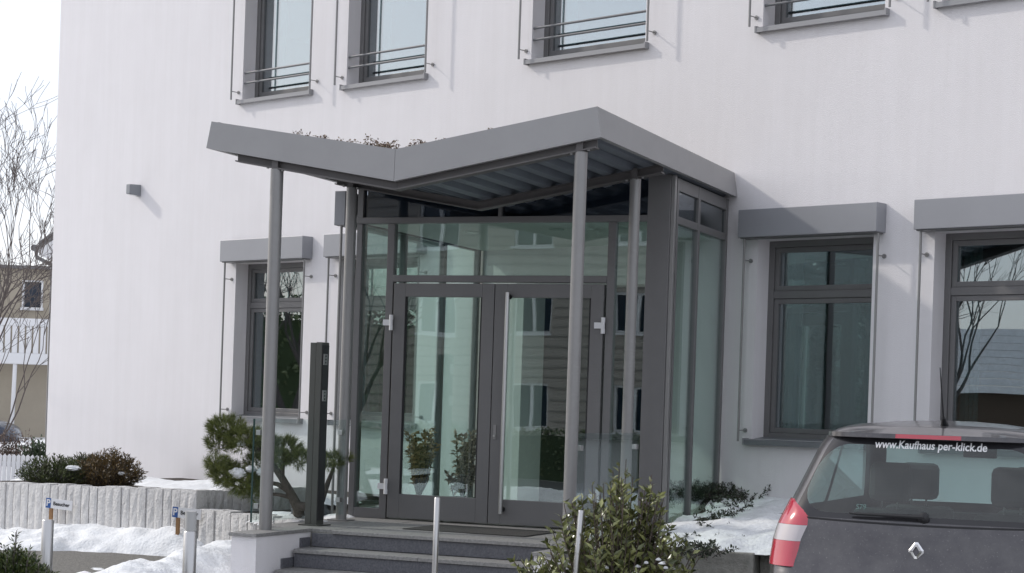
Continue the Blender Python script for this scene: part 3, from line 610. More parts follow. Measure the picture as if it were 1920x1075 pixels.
# --- broad-leaved bush before the right column
h1 = atd(1160,1000,12.75); lb = thing('laurel_bush', 'loose glossy broad-leaved bush hiding the foot of the right column', 'bush', (h1.x,h1.y,0)); st = MB(); C_, D_ = [], []
for i in range(190):
    a = random.uniform(0,6.28); rr_ = random.random()**.55*.61
    if i < 16: rr_ *= .55
    tp = Vector((math.cos(a)*rr_, math.sin(a)*rr_*.8, (1.34-.85*(rr_/.66)**1.8)*random.uniform(.62,.98)+ (.05 if i < 10 else 0)))
    if i >= 168: tp = Vector((-.62+random.uniform(-.12,.15), random.uniform(-.2,.2), random.uniform(.3,.55)))
    b = Vector((tp.x*.12,tp.y*.12,0)); m_ = b.lerp(tp,.5)+Vector((tp.x*.15,tp.y*.15,0)); st.tube([b,m_,tp],[.009,.006,.003],5,caps=False); d = (tp-m_).normalized()
    for k in range(30):
        q = random.uniform(.12,1.0); p = b.lerp(m_,q*2) if q < .5 else m_.lerp(tp,(q-.5)*2); o = d.orthogonal().normalized(); o.rotate(Quaternion(d, k*2.4+random.uniform(-.3,.3)))
        C_.append(p); D_.append(tuple(o*.85+d*.55+Vector((0,0,.15))))
st.build('stems', bark, lb); n = len(C_); v, f = leaves(C_, D_, .078*(.6+.7*rng.random(n)), .030*(.8+.4*rng.random(n)), rnd=.8, fold=.12)
np_mesh('foliage', v, f, leafmat('laurel leaf', (.045,.058,.02), (.26,.275,.10), .3), lb)
stuff_c = []
mb = MB()
for i in range(26):
    p = Vector((random.uniform(-.1,.5), random.uniform(-.3,-.05), random.uniform(.35,.62))); mb.lathe(p, [(.004,-.006),(random.uniform(.012,.03),.0),(.012,.012),(.002,.016)], 7)
stuff(mb.build('snow_flecks', snowm, lb, smooth=True))
# --- right bed: granite edging blocks, snow mound, creeping evergreen
R0 = onz(1262,1029,.45); R1 = R0+Vector((.70,.035,0)); dR = (R1-R0).normalized()
rb = thing('edging_wall', 'low rough concrete block edging of the snowy bed beside the car', 'low wall', (R0.x,R0.y,0), math.atan2(dR.y,dR.x)); LR = (R1-R0).length
MB().box(-.55,-.004,0,.30,-.05,.45).build('block', conc, rb, bevel=.012); MB().box(0,LR,0,.30,.22,.45).build('block', conc, rb, bevel=.012)
MB().box(.05,LR-.03,.05,.29,-.05,.218).build('block', conc, rb, bevel=.012)
MB().box(LR+.006,LR+.34,.22,.52,-.05,.445).build('block', conc, rb, bevel=.014); MB().box(LR+.02,LR+.32,.525,.9,-.05,.44).build('block', conc, rb, bevel=.014)
for k in range(3): MB().box(LR+.346+.5*k,LR+.84+.5*k,.24,.54,-.05,.44).build('block', conc, rb, bevel=.014)
nR = Vector((-dR.y,dR.x,0))
def bedR(X, Y):
    u = (X-R0.x)*dR.x+(Y-R0.y)*dR.y; v = (X-R0.x)*nR.x+(Y-R0.y)*nR.y; yw = 17.785+(X+5.132)*math.tan(ANG); t = np.clip(v/np.maximum(v+(yw-Y)*.94,.05),0,1)
    return .43+.30*t+.05*noise2(X,Y,2.0)*np.clip(v*2,0,1)
def onbed(X, Y): return float(bedR(np.array(X),np.array(Y)))
def mask_pts(step, x0, x1, y0, y1, fn, off, name, m, cond):
    xs = np.arange(x0,x1,step); ys = np.arange(y0,y1,step); X, Y = np.meshgrid(xs,ys); Z = fn(X,Y)+off(X,Y); idx = np.arange(X.size).reshape(X.shape); q = np.stack([idx[:-1,:-1],idx[:-1,1:],idx[1:,1:],idx[1:,:-1]],-1).reshape(-1,4)
    c = cond(X,Y).reshape(-1); q = q[c[q].all(1)]; v = np.stack([X,Y,Z],-1).reshape(-1,3); loc = Vector(((x0+x1)/2,(y0+y1)/2,0)); me = bpy.data.meshes.new(name); me.from_pydata((v-np.array(loc)).tolist(),[],q.tolist()); me.update(); return link(name,me,m,None,True,0,loc)
def bedgrid(name, m, off, us, nv):
    V = []; nu = len(us)
    for u in us:
        p0 = R0+dR*float(u)+nR*.03; yw = ywall(p0.x)
        for k in range(nv+1):
            t = k/nv; y = p0.y+(yw+.02-p0.y)*t; x = max(p0.x, -5.098); V.append((x, y))
    X = np.array([p[0] for p in V]); Y = np.array([p[1] for p in V]); Z = bedR(X,Y)+off(X,Y); n1 = nv+1
    q = [(i*n1+k,(i+1)*n1+k,(i+1)*n1+k+1,i*n1+k+1) for i in range(nu-1) for k in range(nv)]; c = Vector((R0.x,R0.y,0)); me = bpy.data.meshes.new(name)
    me.from_pydata([(x-c.x,y-c.y,z) for x,y,z in zip(X,Y,Z)],[],q); me.update(); return link(name,me,m,None,True,0,c)
US = np.linspace(-.41, 6.0, 150)
bR = bedgrid('planting_bed', soilm, lambda X,Y: 0*X, US, 70); struct(bR)
def snoff(X, Y):
    v = (X-R0.x)*nR.x+(Y-R0.y)*nR.y; return (.045+.05*noise2(X,Y,2.6,4)+.03*noise2(X,Y,7,9)+.01*noise2(X,Y,20,2))*np.clip(v/.12,.3,1)
sn = bedgrid('snow_patch', snowm, snoff, US, 90); stuff(sn,'smooth snow mound in the bed between vestibule and car','snow')
def creeper(label, p0, p1, wd, n, hgt):
    a = Vector(p0); b = Vector(p1); t = thing('creeping_shrub', label, 'shrub', a); C_, D_ = [], []; st = MB()
    for i in range(n):
        q = random.random(); s_ = random.gauss(0,.5)*wd; d = (b-a).normalized(); o = Vector((-d.y,d.x,0)); base = a.lerp(b,q)+o*s_; base.z = onbed(base.x,base.y)+.0
        ang = random.uniform(0,6.28); e = Vector((math.cos(ang)*.16,math.sin(ang)*.16,random.uniform(.3,1)*hgt)); st.tube([base-a,base-a+e*.5+Vector((0,0,.02)),base-a+e],[.005,.004,.002],4,caps=False); dd = e.normalized()
        for k in range(26):
            f_ = random.uniform(.1,1); oo = dd.orthogonal().normalized(); oo.rotate(Quaternion(dd,random.uniform(0,6.28))); C_.append(base-a+e*f_+Vector((0,0,.01))); D_.append(tuple(oo+dd*.5))
    stuff(st.build('stems', twigm, t)); n_ = len(C_); v, f = leaves(C_, D_, .032*(.7+.6*rng.random(n_)), .014); np_mesh('foliage', v, f, leafmat('creeper leaf', (.008,.014,.008), (.04,.055,.022)), t); return t
def bedpt(x, y):
    p = onz(x,y,.5)
    for _ in range(8): p = onz(x,y,onbed(p.x,p.y))
    return p
creeper('dark creeping evergreen at the corner of the glass vestibule', bedpt(1300,1000), bedpt(1395,955), .45, 520, .20)
creeper('dark creeping evergreen beside the car under the window', bedpt(1392,952), bedpt(1500,935), .30, 380, .17)
creeper('sparse creeping evergreen twigs lying on the edging snow', bedpt(1290,1012), bedpt(1375,1006), .16, 90, .10)
# ================================================================== STREET FURNITURE
def bollard(x, y, wpx, dia, label, name, group=None, lean=None, lamp=False):
    Z = FPX*dia/wpx; tp = atd(x, y, Z); t = thing(name, label, 'bollard', (tp.x,tp.y,0), group=group); h = tp.z
    top = Vector((0,0,h)) if lean is None else Vector(lean)*h+Vector((0,0,h)); b0 = Vector((0,0,0)) if lean is None else -Vector(lean)*0
    if lean is not None: t.location = (tp.x-top.x, tp.y-top.y, 0)
    MB().tube([(0,0,.006),top*.5,top-Vector((0,0,.006)),top],[dia/2,dia/2,dia/2,dia/2-.005],24).build('post', stainless, t, smooth=True)
    MB().lathe((0,0,0),[(dia/2+.03,.0),(dia/2+.03,.006),(dia/2,.008)],20).build('base_flange', stainless, t)
    if lamp:
        MB().tube([top+Vector((0,0,.001)),top+Vector((0,0,.125))],dia/2-.006,20).build('light_head', mat('frosted lamp glass',(.42,.42,.41),.35), t, smooth=True)
bollard(90, 975, 22, .08, 'thick stainless bollard beside the evergreen bush', 'bollard')
bollard(357, 996, 25, .084, 'thick stainless bollard with a pale lamp head near the white cheek wall', 'bollard', lamp=True)
bollard(820, 933, 11, .042, 'slim stainless post standing before the granite steps', 'slim_post')
bollard(1090, 957, 12, .044, 'slim leaning stainless post in front of the leafy bush', 'slim_post', lean=(.055,0.0,0))
blue = mat('sign blue', (.03,.10,.32), .4); txtm = mat('sign black', (.02,.02,.02), .5)
def psign(x, y, label, tilt, stake=True):
    d_ = ray(x,y); c = CAM+d_*((A0+EN*.10-CAM).dot(EN)/d_.dot(EN)); t = thing('parking_sign', label, 'sign', (c.x,c.y,0), math.atan2(E1.y,E1.x)+.25); z = c.z
    rot = Matrix.Translation((0,0,z))@Matrix.Rotation(tilt,4,'Y')
    def pl(mb, nm, m): mb.v = [tuple(rot@Vector(p)) for p in mb.v]; return mb.build(nm, m, t)
    pl(MB().box(-.06,.205,-.006,.006,-.052,.052), 'plate', whitem); pl(MB().box(-.125,-.0605,-.0065,.006,-.052,.052), 'blue_panel', blue)
    fx = Matrix.Rotation(R(90),4,'X')
    text_mesh('P', .10, whitem, 'letter_p', t, rot@Matrix.Translation((-.092,-.0085,0))@fx, bold=.002); text_mesh('Besucher', .055, txtm, 'lettering', t, rot@Matrix.Translation((.072,-.0085,0))@fx, bold=.001)
    MB().box(-.09,-.055,.007,.035,-.05,z+.03).build('stake', mat('brown wooden stake',(.30,.17,.08),.8), t)
psign(105, 945, 'parking sign plate on a stake, tilted, behind the plain bollard', .06)
psign(344, 962, 'parking sign plate on a brown stake, half hidden by the lamp bollard', .04)
# ================================================================== POTTED PLANTS IN THE VESTIBULE
def potted(x, y, h, label, col, col2, dark=(.03,.03,.03)):
    t = thing('potted_plant', label, 'plant', (x,y,.487)); MB().lathe((0,0,0),[(.10,0),(.13,.2),(.138,.2),(.138,.215),(.12,.215),(.115,.19)],20).build('pot', mat('dark pot',(.03,.034,.03),.6), t, smooth=True)
    st = MB(); C_, D_ = [], []
    for i in range(16):
        a = random.uniform(0,6.28); r_ = random.uniform(.03,.16); tp = Vector((math.cos(a)*r_,math.sin(a)*r_,random.uniform(.45,1)*h)); st.tube([(0,0,.18),(tp.x*.6,tp.y*.6,tp.z*.5),tp],[.008,.006,.004],5)
        for k in range(60): q = random.uniform(.3,1); C_.append(tuple(Vector((0,0,.18)).lerp(tp,q)+Vector((random.gauss(0,.012),random.gauss(0,.012),0)))); D_.append((random.gauss(0,1),random.gauss(0,1),random.gauss(.5,.5)))
    st.build('stems', bark, t); v, f = leaves(C_,D_,.07,.035); np_mesh('foliage', v, f, leafmat('pot leaf '+label[:12],col,col2), t)
potted(-7.78,16.35,.90,'dry brown potted plant behind the left door leaf', (.16,.11,.04), (.58,.38,.19)); potted(-7.42,16.6,.95,'pinkish potted plant in a dark bowl behind the left door', (.22,.16,.10), (.62,.47,.38))
# ================================================================== BACKGROUND LEFT
pf = thing('picket_fence', 'white wooden picket fence at the building corner', 'fence', atd(88,950,26.9)); fo = pf.location.copy(); fe = atd(-160,950,27.2); dF = (fe-fo); dF.z = 0; LF = dF.length; dF.normalize()
ztop = atd(60,855,26.9).z; n = int(LF/.072)
for i in range(n):
    c = dF*(i*.072)+Vector((0,0,0)); o = Vector((-dF.y,dF.x,0))
    MB().prism([c+dF*.002, c+dF*.058, c+dF*.058+Vector((0,0,ztop-fo.z-.015)), c+dF*.03+Vector((0,0,ztop-fo.z+.012)), c+dF*.002+Vector((0,0,ztop-fo.z-.015))], o*.02).build('picket', whitem, pf)
for zz in (ztop-fo.z-.16,): MB().prism([dF*-.02+Vector((0,0,zz)), dF*LF+Vector((0,0,zz)), dF*LF+Vector((0,0,zz+.06)), dF*-.02+Vector((0,0,zz+.06))], Vector((-dF.y,dF.x,0))*-.03).build('rail', whitem, pf)
for k in range(3): MB().box(*(lambda q: (q.x-.04,q.x+.04,q.y-.09,q.y-.01,-.9,ztop-fo.z-.03))(dF*(LF*k/2.2)+Vector((0,0,0)))).build('post', whitem, pf)
# beige house with balcony
ZH = 62.; hb = atd(45,815,ZH); hs = thing('beige_house', 'beige flat-roofed house with a white balcony seen past the wall', 'house', (hb.x,hb.y,-.2), AE); k_ = ZH/FPX
beige = mat('beige render', (.42,.37,.295), .9, bump=.2, bscale=20, var=.1, vscale=1)
def hx(px): return (px-45)*k_
def hz(py): return (730-py)*k_+CAMH+.2
wall_with_openings(hx(-260), hx(190), 0, hz(503), 0, .3, [(hx(36),hx(69),hz(574),hz(527))]).build('wall', beige, hs)
MB().box(hx(-260),hx(190),.305,8,0,hz(503)-.02).build('body', beige, hs); MB().box(hx(-270),hx(200),-.25,8.2,hz(503)+.002,hz(497)).build('roof', frame_m, hs)
wn = MB().box(hx(33),hx(36.5),-.03,.12,hz(577),hz(524)).box(hx(68.5),hx(72),-.03,.12,hz(577),hz(524)).box(hx(36.5),hx(68.5),-.03,.12,hz(526.5),hz(524)).box(hx(31),hx(74),-.08,.12,hz(580),hz(574.5)).build('window', whitem, hs)
MB().box(hx(36.5),hx(68.5),.1,.12,hz(574.5),hz(526.5)).build('pane', mat('dark window glass',(.02,.03,.05),.08), wn)
bal = MB().box(hx(-120),hx(140),-1.3,-.002,hz(682),hz(662)).build('balcony', whitem, hs)
MB().box(hx(-120),hx(140),-1.3,-1.2,hz(612),hz(598)).build('handrail', whitem, bal)
for i in range(20): MB().box(hx(-120+i*13),hx(-120+i*13+9.5),-1.28,-1.22,hz(661.8),hz(612.2)).build('baluster', whitem, bal)
MB().tube([(hx(39),-1.2,0),(hx(42),-1.2,hz(682.5))], .07, 10).build('balcony_post', whitem, hs)
# white house with overhanging eave
ZE = 40.; e0 = atd(72,464,ZE); eh = thing('white_house', 'white house eave with dark gutter poking out beside the wall', 'house', (e0.x,e0.y,0), AE); zE = e0.z
MB().prism([(.0,0,zE-.02),(0,6,zE-.02),(3.4,6,zE+2.5),(3.4,0,zE+2.5)], (0,0,.14)).build('roof', frame_m, eh)
MB().prism([(.02,.02,zE-.04),(.02,0.02,zE-.16),(.32,.02,zE-.30),(1.4,.02,zE-.30),(3.4,.02,zE+2.4)], (0,.06,0)).build('barge_board', whitem, eh)
MB().box(.33,6,.1,6,0,zE-.2).build('wall', plaster, eh)
gt = MB().tube([(-.07,-.1,zE-.02),(-.07,6,zE-.02)], .075, 10).build('gutter', frame_m, eh, smooth=True); MB().tube([(-.05,.0,zE-.06),(-.03,0,zE-.22),(.31,.02,zE-.38),(.31,.06,zE-.6),(.31,.08,.2)], .045, 8).build('downpipe', frame_m, gt, smooth=True)
# bare trees
def bare_tree(label, base, H, depth=6, spread=.45, lean=(0,0,0), r=.1, name='bare_tree'):
    t = thing(name, label, 'tree', base); tr = MB(); tips = []; d0 = Vector((lean[0],lean[1],1)).normalized()
    tr.tube([(0,0,-.6), d0*H*.06, d0*H*.16], [r*1.2,r,r*.85], 9); o = tr.build('trunk', bark, t, smooth=True); cwn = MB()
    for k in range(5):
        a = k*1.256+random.uniform(-.4,.4); grow(cwn, d0*H*.15, (d0*1.0+Vector((math.cos(a),math.sin(a),0))*.5), H*.26, r*.55, depth, tips, spread, .06, 6, 4, 2, 3, .0042)
    cwn.build('crown', twigm, t); return t
tb = atd(-60,800,31.); random.seed(21); bare_tree('leafless spreading tree beyond the picket fence', (tb.x,tb.y,-.4), 7.8, 6, .55, (.02,.0,0), .06)
tb = atd(-5,800,36.); random.seed(4); bare_tree('thin leafless tree in front of the beige house', (tb.x,tb.y,-.4), 6.2, 5, .5, (.03,0,0), .035)
q = atd(70,855,33.); shrub('garden_bush', 'dark green bush under the balcony by the wall corner', (q.x,q.y,-.5), (.45,.4,1.25), 1200, (.015,.03,.015), (.06,.09,.04), .09,.04, 90)
for px, lab in ((10,'brown leafless hedge shrub behind the fence, next to the bush'),(42,'brown twiggy shrub between hedge and dark green bush')):
    q = atd(px,860,34.); shrub('brown_hedge', lab, (q.x,q.y,-.5), (.55,.4,1.35), 900, (.06,.04,.03), (.16,.105,.08), .07,.02, 110)
# ================================================================== BEHIND THE CAMERA (seen in the glass)
op = thing('opposite_house', 'beige clad house with white windows across the car park', 'house', (-19.5,-19,0), R(4)); sid = mat('beige cladding',(.43,.395,.35),.8,var=.08,vscale=.6)
wins = [(x,x+1.35,z,z+1.3) for z in (1.0,3.85,6.5) for x in (-8.6,-5.2,-1.9,1.5,4.8)]
wall_with_openings(-10,8,0,8.4,-.3,0,[(a,b,c,d) for a,b,c,d in wins]).build('wall', sid, op)
mb = MB()
for z in np.arange(.3,8.3,.31):
    z = float(z); cut = sorted((a-.08,b+.08) for a,b,c,d in wins if c-.1 < z+.045 and d > z); x = -10
    for a, b in cut+[(8,8)]:
        if a > x: mb.box(x, a, .0, .022, z, z+.045)
        x = b
stuff(mb.build('cladding_joints', mat('cladding joint',(.27,.25,.225),.9), op))
MB().box(-9.9,7.9,-9,-.32,0,8.3).build('body', sid, op)
for a,b,c,d in wins:
    m_ = (a+b)/2; wn = MB().box(a,a+.07,-.16,-.08,c,d).box(b-.07,b,-.16,-.08,c,d).box(m_-.05,m_+.05,-.16,-.08,c,d).box(a+.07,b-.07,-.161,-.081,c,c+.07).box(a+.07,b-.07,-.161,-.081,d-.07,d).build('window', whitem, op); MB().box(a,b,-.2,-.165,c,d).build('pane', MATS['dark window glass'], wn)
    MB().box(a-.06,b+.06,0,.12,c-.08,c-.01).build('sill', whitem, wn)
MB().prism([(-10.5,.6,8.3),(-10.5,-4.8,11.3),(-10.5,-9.6,8.3)], (19,0,0)).build('roof', snowm, op)
for k,(x,y,H) in enumerate(((-27,2,7),(-30,-6,8),(-31,13,6.5),(-24,-14,8))):
    random.seed(30+k); bare_tree(['leafless tree at the west kerb of the car park','leafless tree south of the kerb tree','leafless tree standing in the western hedge','tall leafless tree beside the opposite house'][k], (x,y,0), H, 4, .5, (0,0,0), .14)
def conifer(label, c, H, Rr):
    t = thing('conifer_tree', label, 'tree', c); MB().tube([(0,0,-.2),(0,0,H*.9)],[.14,.02],7).build('trunk', bark, t); n = 14000
    z = rng.random(n)**1.2*.93+.05; a = rng.random(n)*6.28; r_ = Rr*(1-z)*(.35+.65*rng.random(n)**.5)*(1+.2*np.sin(z*55)); P = np.stack([np.cos(a)*r_,np.sin(a)*r_,z*H],1); D = np.stack([np.cos(a),np.sin(a),-.15+0*a],1)+rng.normal(size=(n,3))*.3
    v, f = leaves(P,D,.34,.14); np_mesh('crown', v, f, leafmat('conifer leaf',(.012,.025,.012),(.05,.075,.03)), t)
conifer('dark conifer across the car park beside the leafless kerb tree', (-29.2,-2.4,0), 8.4, 2.4); conifer('tall dark conifer standing behind the other two conifers', (-31,-.4,0), 9.0, 2.6); conifer('smaller dark conifer at the western lawn', (-27.6,1.2,0), 7.4, 2.3)
def hedge(label, loc, rz, L, wd, H, n, sz):
    hd = thing('clipped_hedge', label, 'hedge', loc, rz); MB().box(-L/2,L/2,-wd*.7,wd*.7,0,H*.85).build('hedge_core', mat('hedge inside',(.06,.085,.035),.9), hd)
    P = np.stack([rng.uniform(-L/2-.1,L/2+.1,n),rng.uniform(-wd,wd,n),H*rng.random(n)**.8],1); v, f = leaves(P, rng.normal(size=(n,3)), sz, sz*.6); np_mesh('foliage', v, f, leafmat('hedge leaf',(.08,.11,.05),(.22,.25,.12)), hd)
hedge('tall green hedge along the western lawn', (-34.8,11.2,0), R(110), 14, .6, 4.3, 12000, .2)
hedge('low dark hedge between car park and opposite house', (-13.5,-6,0), R(4), 22, .5, 1.15, 14000, .10)
nh = thing('neighbour_house', 'low brown house with a deep snow covered roof across the car park', 'house', (-36,-13,0), R(-48)); MB().box(-7,7,-6,0,0,2.7).build('wall', mat('brown boards',(.10,.07,.05),.9), nh)
for k in range(9): MB().box(-7.4,7.4,.5-k*.42-.43,.5-k*.42,2.55+k*.26,2.78+k*.26).build('roof_course', snowm, nh)
# ================================================================== CARS
CW = [(.18,.82),(.3,.89),(.5,.93),(.72,.945),(.85,.935),(.95,.91),(1.02,.882),(1.1,.85),(1.24,.80),(1.42,.735),(1.5,.695),(1.55,.645),(1.59,.54),(1.61,.38),(1.622,.03)]
CR = [(.18,.12),(.3,.04),(.45,0),(.62,.0),(.68,.035),(.75,.06),(.83,.08),(.95,.105),(1.0,.12),(1.1,.17),(1.24,.25),(1.42,.35),(1.5,.40),(1.55,.46),(1.59,.62),(1.61,.95),(1.622,1.35)]
CF = [(.18,4.1),(.4,4.25),(.55,4.26),(.7,4.18),(.8,4.0),(.9,3.6),(.98,3.28),(1.1,3.08),(1.25,2.82),(1.4,2.55),(1.5,2.3),(1.55,2.12),(1.59,1.9),(1.61,1.65),(1.622,1.45)]
def itp(tab, z, s=.02):
    a = [p[0] for p in tab]; b = [p[1] for p in tab]; return sum(np.interp(z+d*s, a, b)*k for d, k in ((-1,.25),(0,.5),(1,.25)))
def car_surf(t, z):
    """t: 0 rear centre, 1-2 rear corner, 2-3 side, 3-4 front corner, 5 front centre"""
    w_ = float(itp(CW,z)); a = float(itp(CR,z)); b = float(itp(CF,z)); rc = min(.22, .4*w_, (b-a)*.3); bow = .10
    yr = lambda x: a+bow*(x/max(w_,.01))**2
    xs = w_-rc
    if t <= 1: x = xs*t; return x, yr(x)
    if t <= 2:
        th = (t-1)*math.pi/2; x = xs+rc*math.sin(th); y = yr(xs)+rc*(1-math.cos(th)); return x, y
    y2 = yr(xs)+rc; y3 = b-rc-.12
    if t <= 3: return w_, y2+(y3-y2)*(t-2)
    if t <= 4:
        th = (t-3)*math.pi/2; return xs+rc*math.cos(th), y3+rc*math.sin(th)
    x = xs*(5-t); return x, b-.12*(x/max(xs,.01))**2
def yrear(x, z):
    w_ = float(itp(CW,z)); lo, hi = 0., 2.
    for _ in range(30):
        m_ = (lo+hi)/2
        if car_surf(m_,z)[0] < abs(x): lo = m_
        else: hi = m_
    return car_surf(lo,z)[1]
def rear_glass_mat():
    m = bpy.data.materials.new('tinted rear glass with black border'); m.use_nodes = True; n = m.node_tree; b = n.nodes['Principled BSDF']; out = n.nodes['Material Output']
    b.inputs['Base Color'].default_value = (.022,.022,.025,1); b.inputs['Roughness'].default_value = .12
    tc = n.nodes.new('ShaderNodeTexCoord'); sp = n.nodes.new('ShaderNodeSeparateXYZ'); n.links.new(tc.outputs['Object'], sp.inputs[0])
    def M(op, a, b_=None, c=None):
        k = n.nodes.new('ShaderNodeMath'); k.operation = op
        for i, v_ in enumerate((a, b_, c)):
            if v_ is None: continue
            if isinstance(v_, (int, float)): k.inputs[i].default_value = v_
            else: n.links.new(v_, k.inputs[i])
        return k.outputs[0]
    zc = M('SUBTRACT', sp.outputs[2], 1.245); ax = M('MULTIPLY', M('ABSOLUTE', sp.outputs[0]), M('MULTIPLY_ADD', zc, .42, 1.0)); hx_, hz_, r_ = .705, .212, .18
    qx = M('SUBTRACT', ax, hx_-r_); qz = M('SUBTRACT', M('ABSOLUTE', zc), hz_-r_); d = M('SUBTRACT', M('SQRT', M('ADD', M('POWER', M('MAXIMUM', qx, 0.), 2.), M('POWER', M('MAXIMUM', qz, 0.), 2.))), r_)
    inside = M('LESS_THAN', d, 0.)
    g = n.nodes.new('ShaderNodeMixShader'); tr_ = n.nodes.new('ShaderNodeBsdfTransparent'); tr_.inputs[0].default_value = (.66,.80,.77,1); gl = n.nodes.new('ShaderNodeBsdfGlossy'); gl.inputs['Roughness'].default_value = .03
    lw = n.nodes.new('ShaderNodeLayerWeight'); lw.inputs[0].default_value = .5; n.links.new(M('MULTIPLY_ADD', M('POWER', lw.outputs['Facing'], 5.), .93, .07), g.inputs[0]); n.links.new(tr_.outputs[0], g.inputs[1]); n.links.new(gl.outputs[0], g.inputs[2])
    # thin film of road dust
    df = n.nodes.new('ShaderNodeBsdfDiffuse'); df.inputs[0].default_value = (.35,.36,.35,1); nz = n.nodes.new('ShaderNodeTexNoise'); nz.inputs['Scale'].default_value = 5; n.links.new(tc.outputs['Object'], nz.inputs['Vector'])
    du = n.nodes.new('ShaderNodeMixShader'); n.links.new(M('MULTIPLY', nz.outputs[0], .14), du.inputs[0]); n.links.new(g.outputs[0], du.inputs[1]); n.links.new(df.outputs[0], du.inputs[2])
    mx = n.nodes.new('ShaderNodeMixShader'); n.links.new(inside, mx.inputs[0]); n.links.new(b.outputs[0], mx.inputs[1]); n.links.new(du.outputs[0], mx.inputs[2]); n.links.new(mx.outputs[0], out.inputs[0]); return m
def paint(name, col, dirt):
    m = mat(name, col, .32, .35, spec=.5, coat=.6); n = m.node_tree; b = n.nodes['Principled BSDF']
    tc = n.nodes.new('ShaderNodeTexCoord'); a = n.nodes.new('ShaderNodeTexNoise'); a.inputs['Scale'].default_value = 6; a.inputs['Detail'].default_value = 8; a.inputs['Roughness'].default_value = .7; n.links.new(tc.outputs['Object'], a.inputs['Vector'])
    v_ = n.nodes.new('ShaderNodeTexNoise'); v_.inputs['Scale'].default_value = 85; v_.inputs['Detail'].default_value = 2; n.links.new(tc.outputs['Object'], v_.inputs['Vector'])
    rp = n.nodes.new('ShaderNodeValToRGB'); rp.color_ramp.elements[0].position = .35; rp.color_ramp.elements[1].position = .75; rp.color_ramp.elements[0].color = (*col,1); rp.color_ramp.elements[1].color = (*dirt,1)
    r2 = n.nodes.new('ShaderNodeValToRGB'); r2.color_ramp.elements[0].position = .64; r2.color_ramp.elements[1].position = .74; r2.color_ramp.elements[0].color = (0,0,0,1); r2.color_ramp.elements[1].color = (.35,.35,.35,1)
    mx = n.nodes.new('ShaderNodeMix'); mx.data_type = 'RGBA'; n.links.new(a.outputs[0], rp.inputs[0]); n.links.new(v_.outputs[0], r2.inputs[0]); n.links.new(r2.outputs[0], mx.inputs[0]); n.links.new(rp.outputs[0], mx.inputs[6]); mx.inputs[7].default_value = (.26,.25,.24,1)
    n.links.new(mx.outputs[2], b.inputs['Base Color']); return m
redl = mat('red lamp plastic', (.46,.035,.06), .12, coat=1.); whl = mat('pale lamp plastic', (.48,.44,.45), .15, coat=1.); chrome = mat('chrome', (.75,.75,.76), .12, 1.)
trim = mat('black car trim', (.016,.016,.018), .5); seatm = mat('dark seat fabric', (.035,.04,.042), .9); cgl = glass('car side glass', (.62,.76,.73), .02)
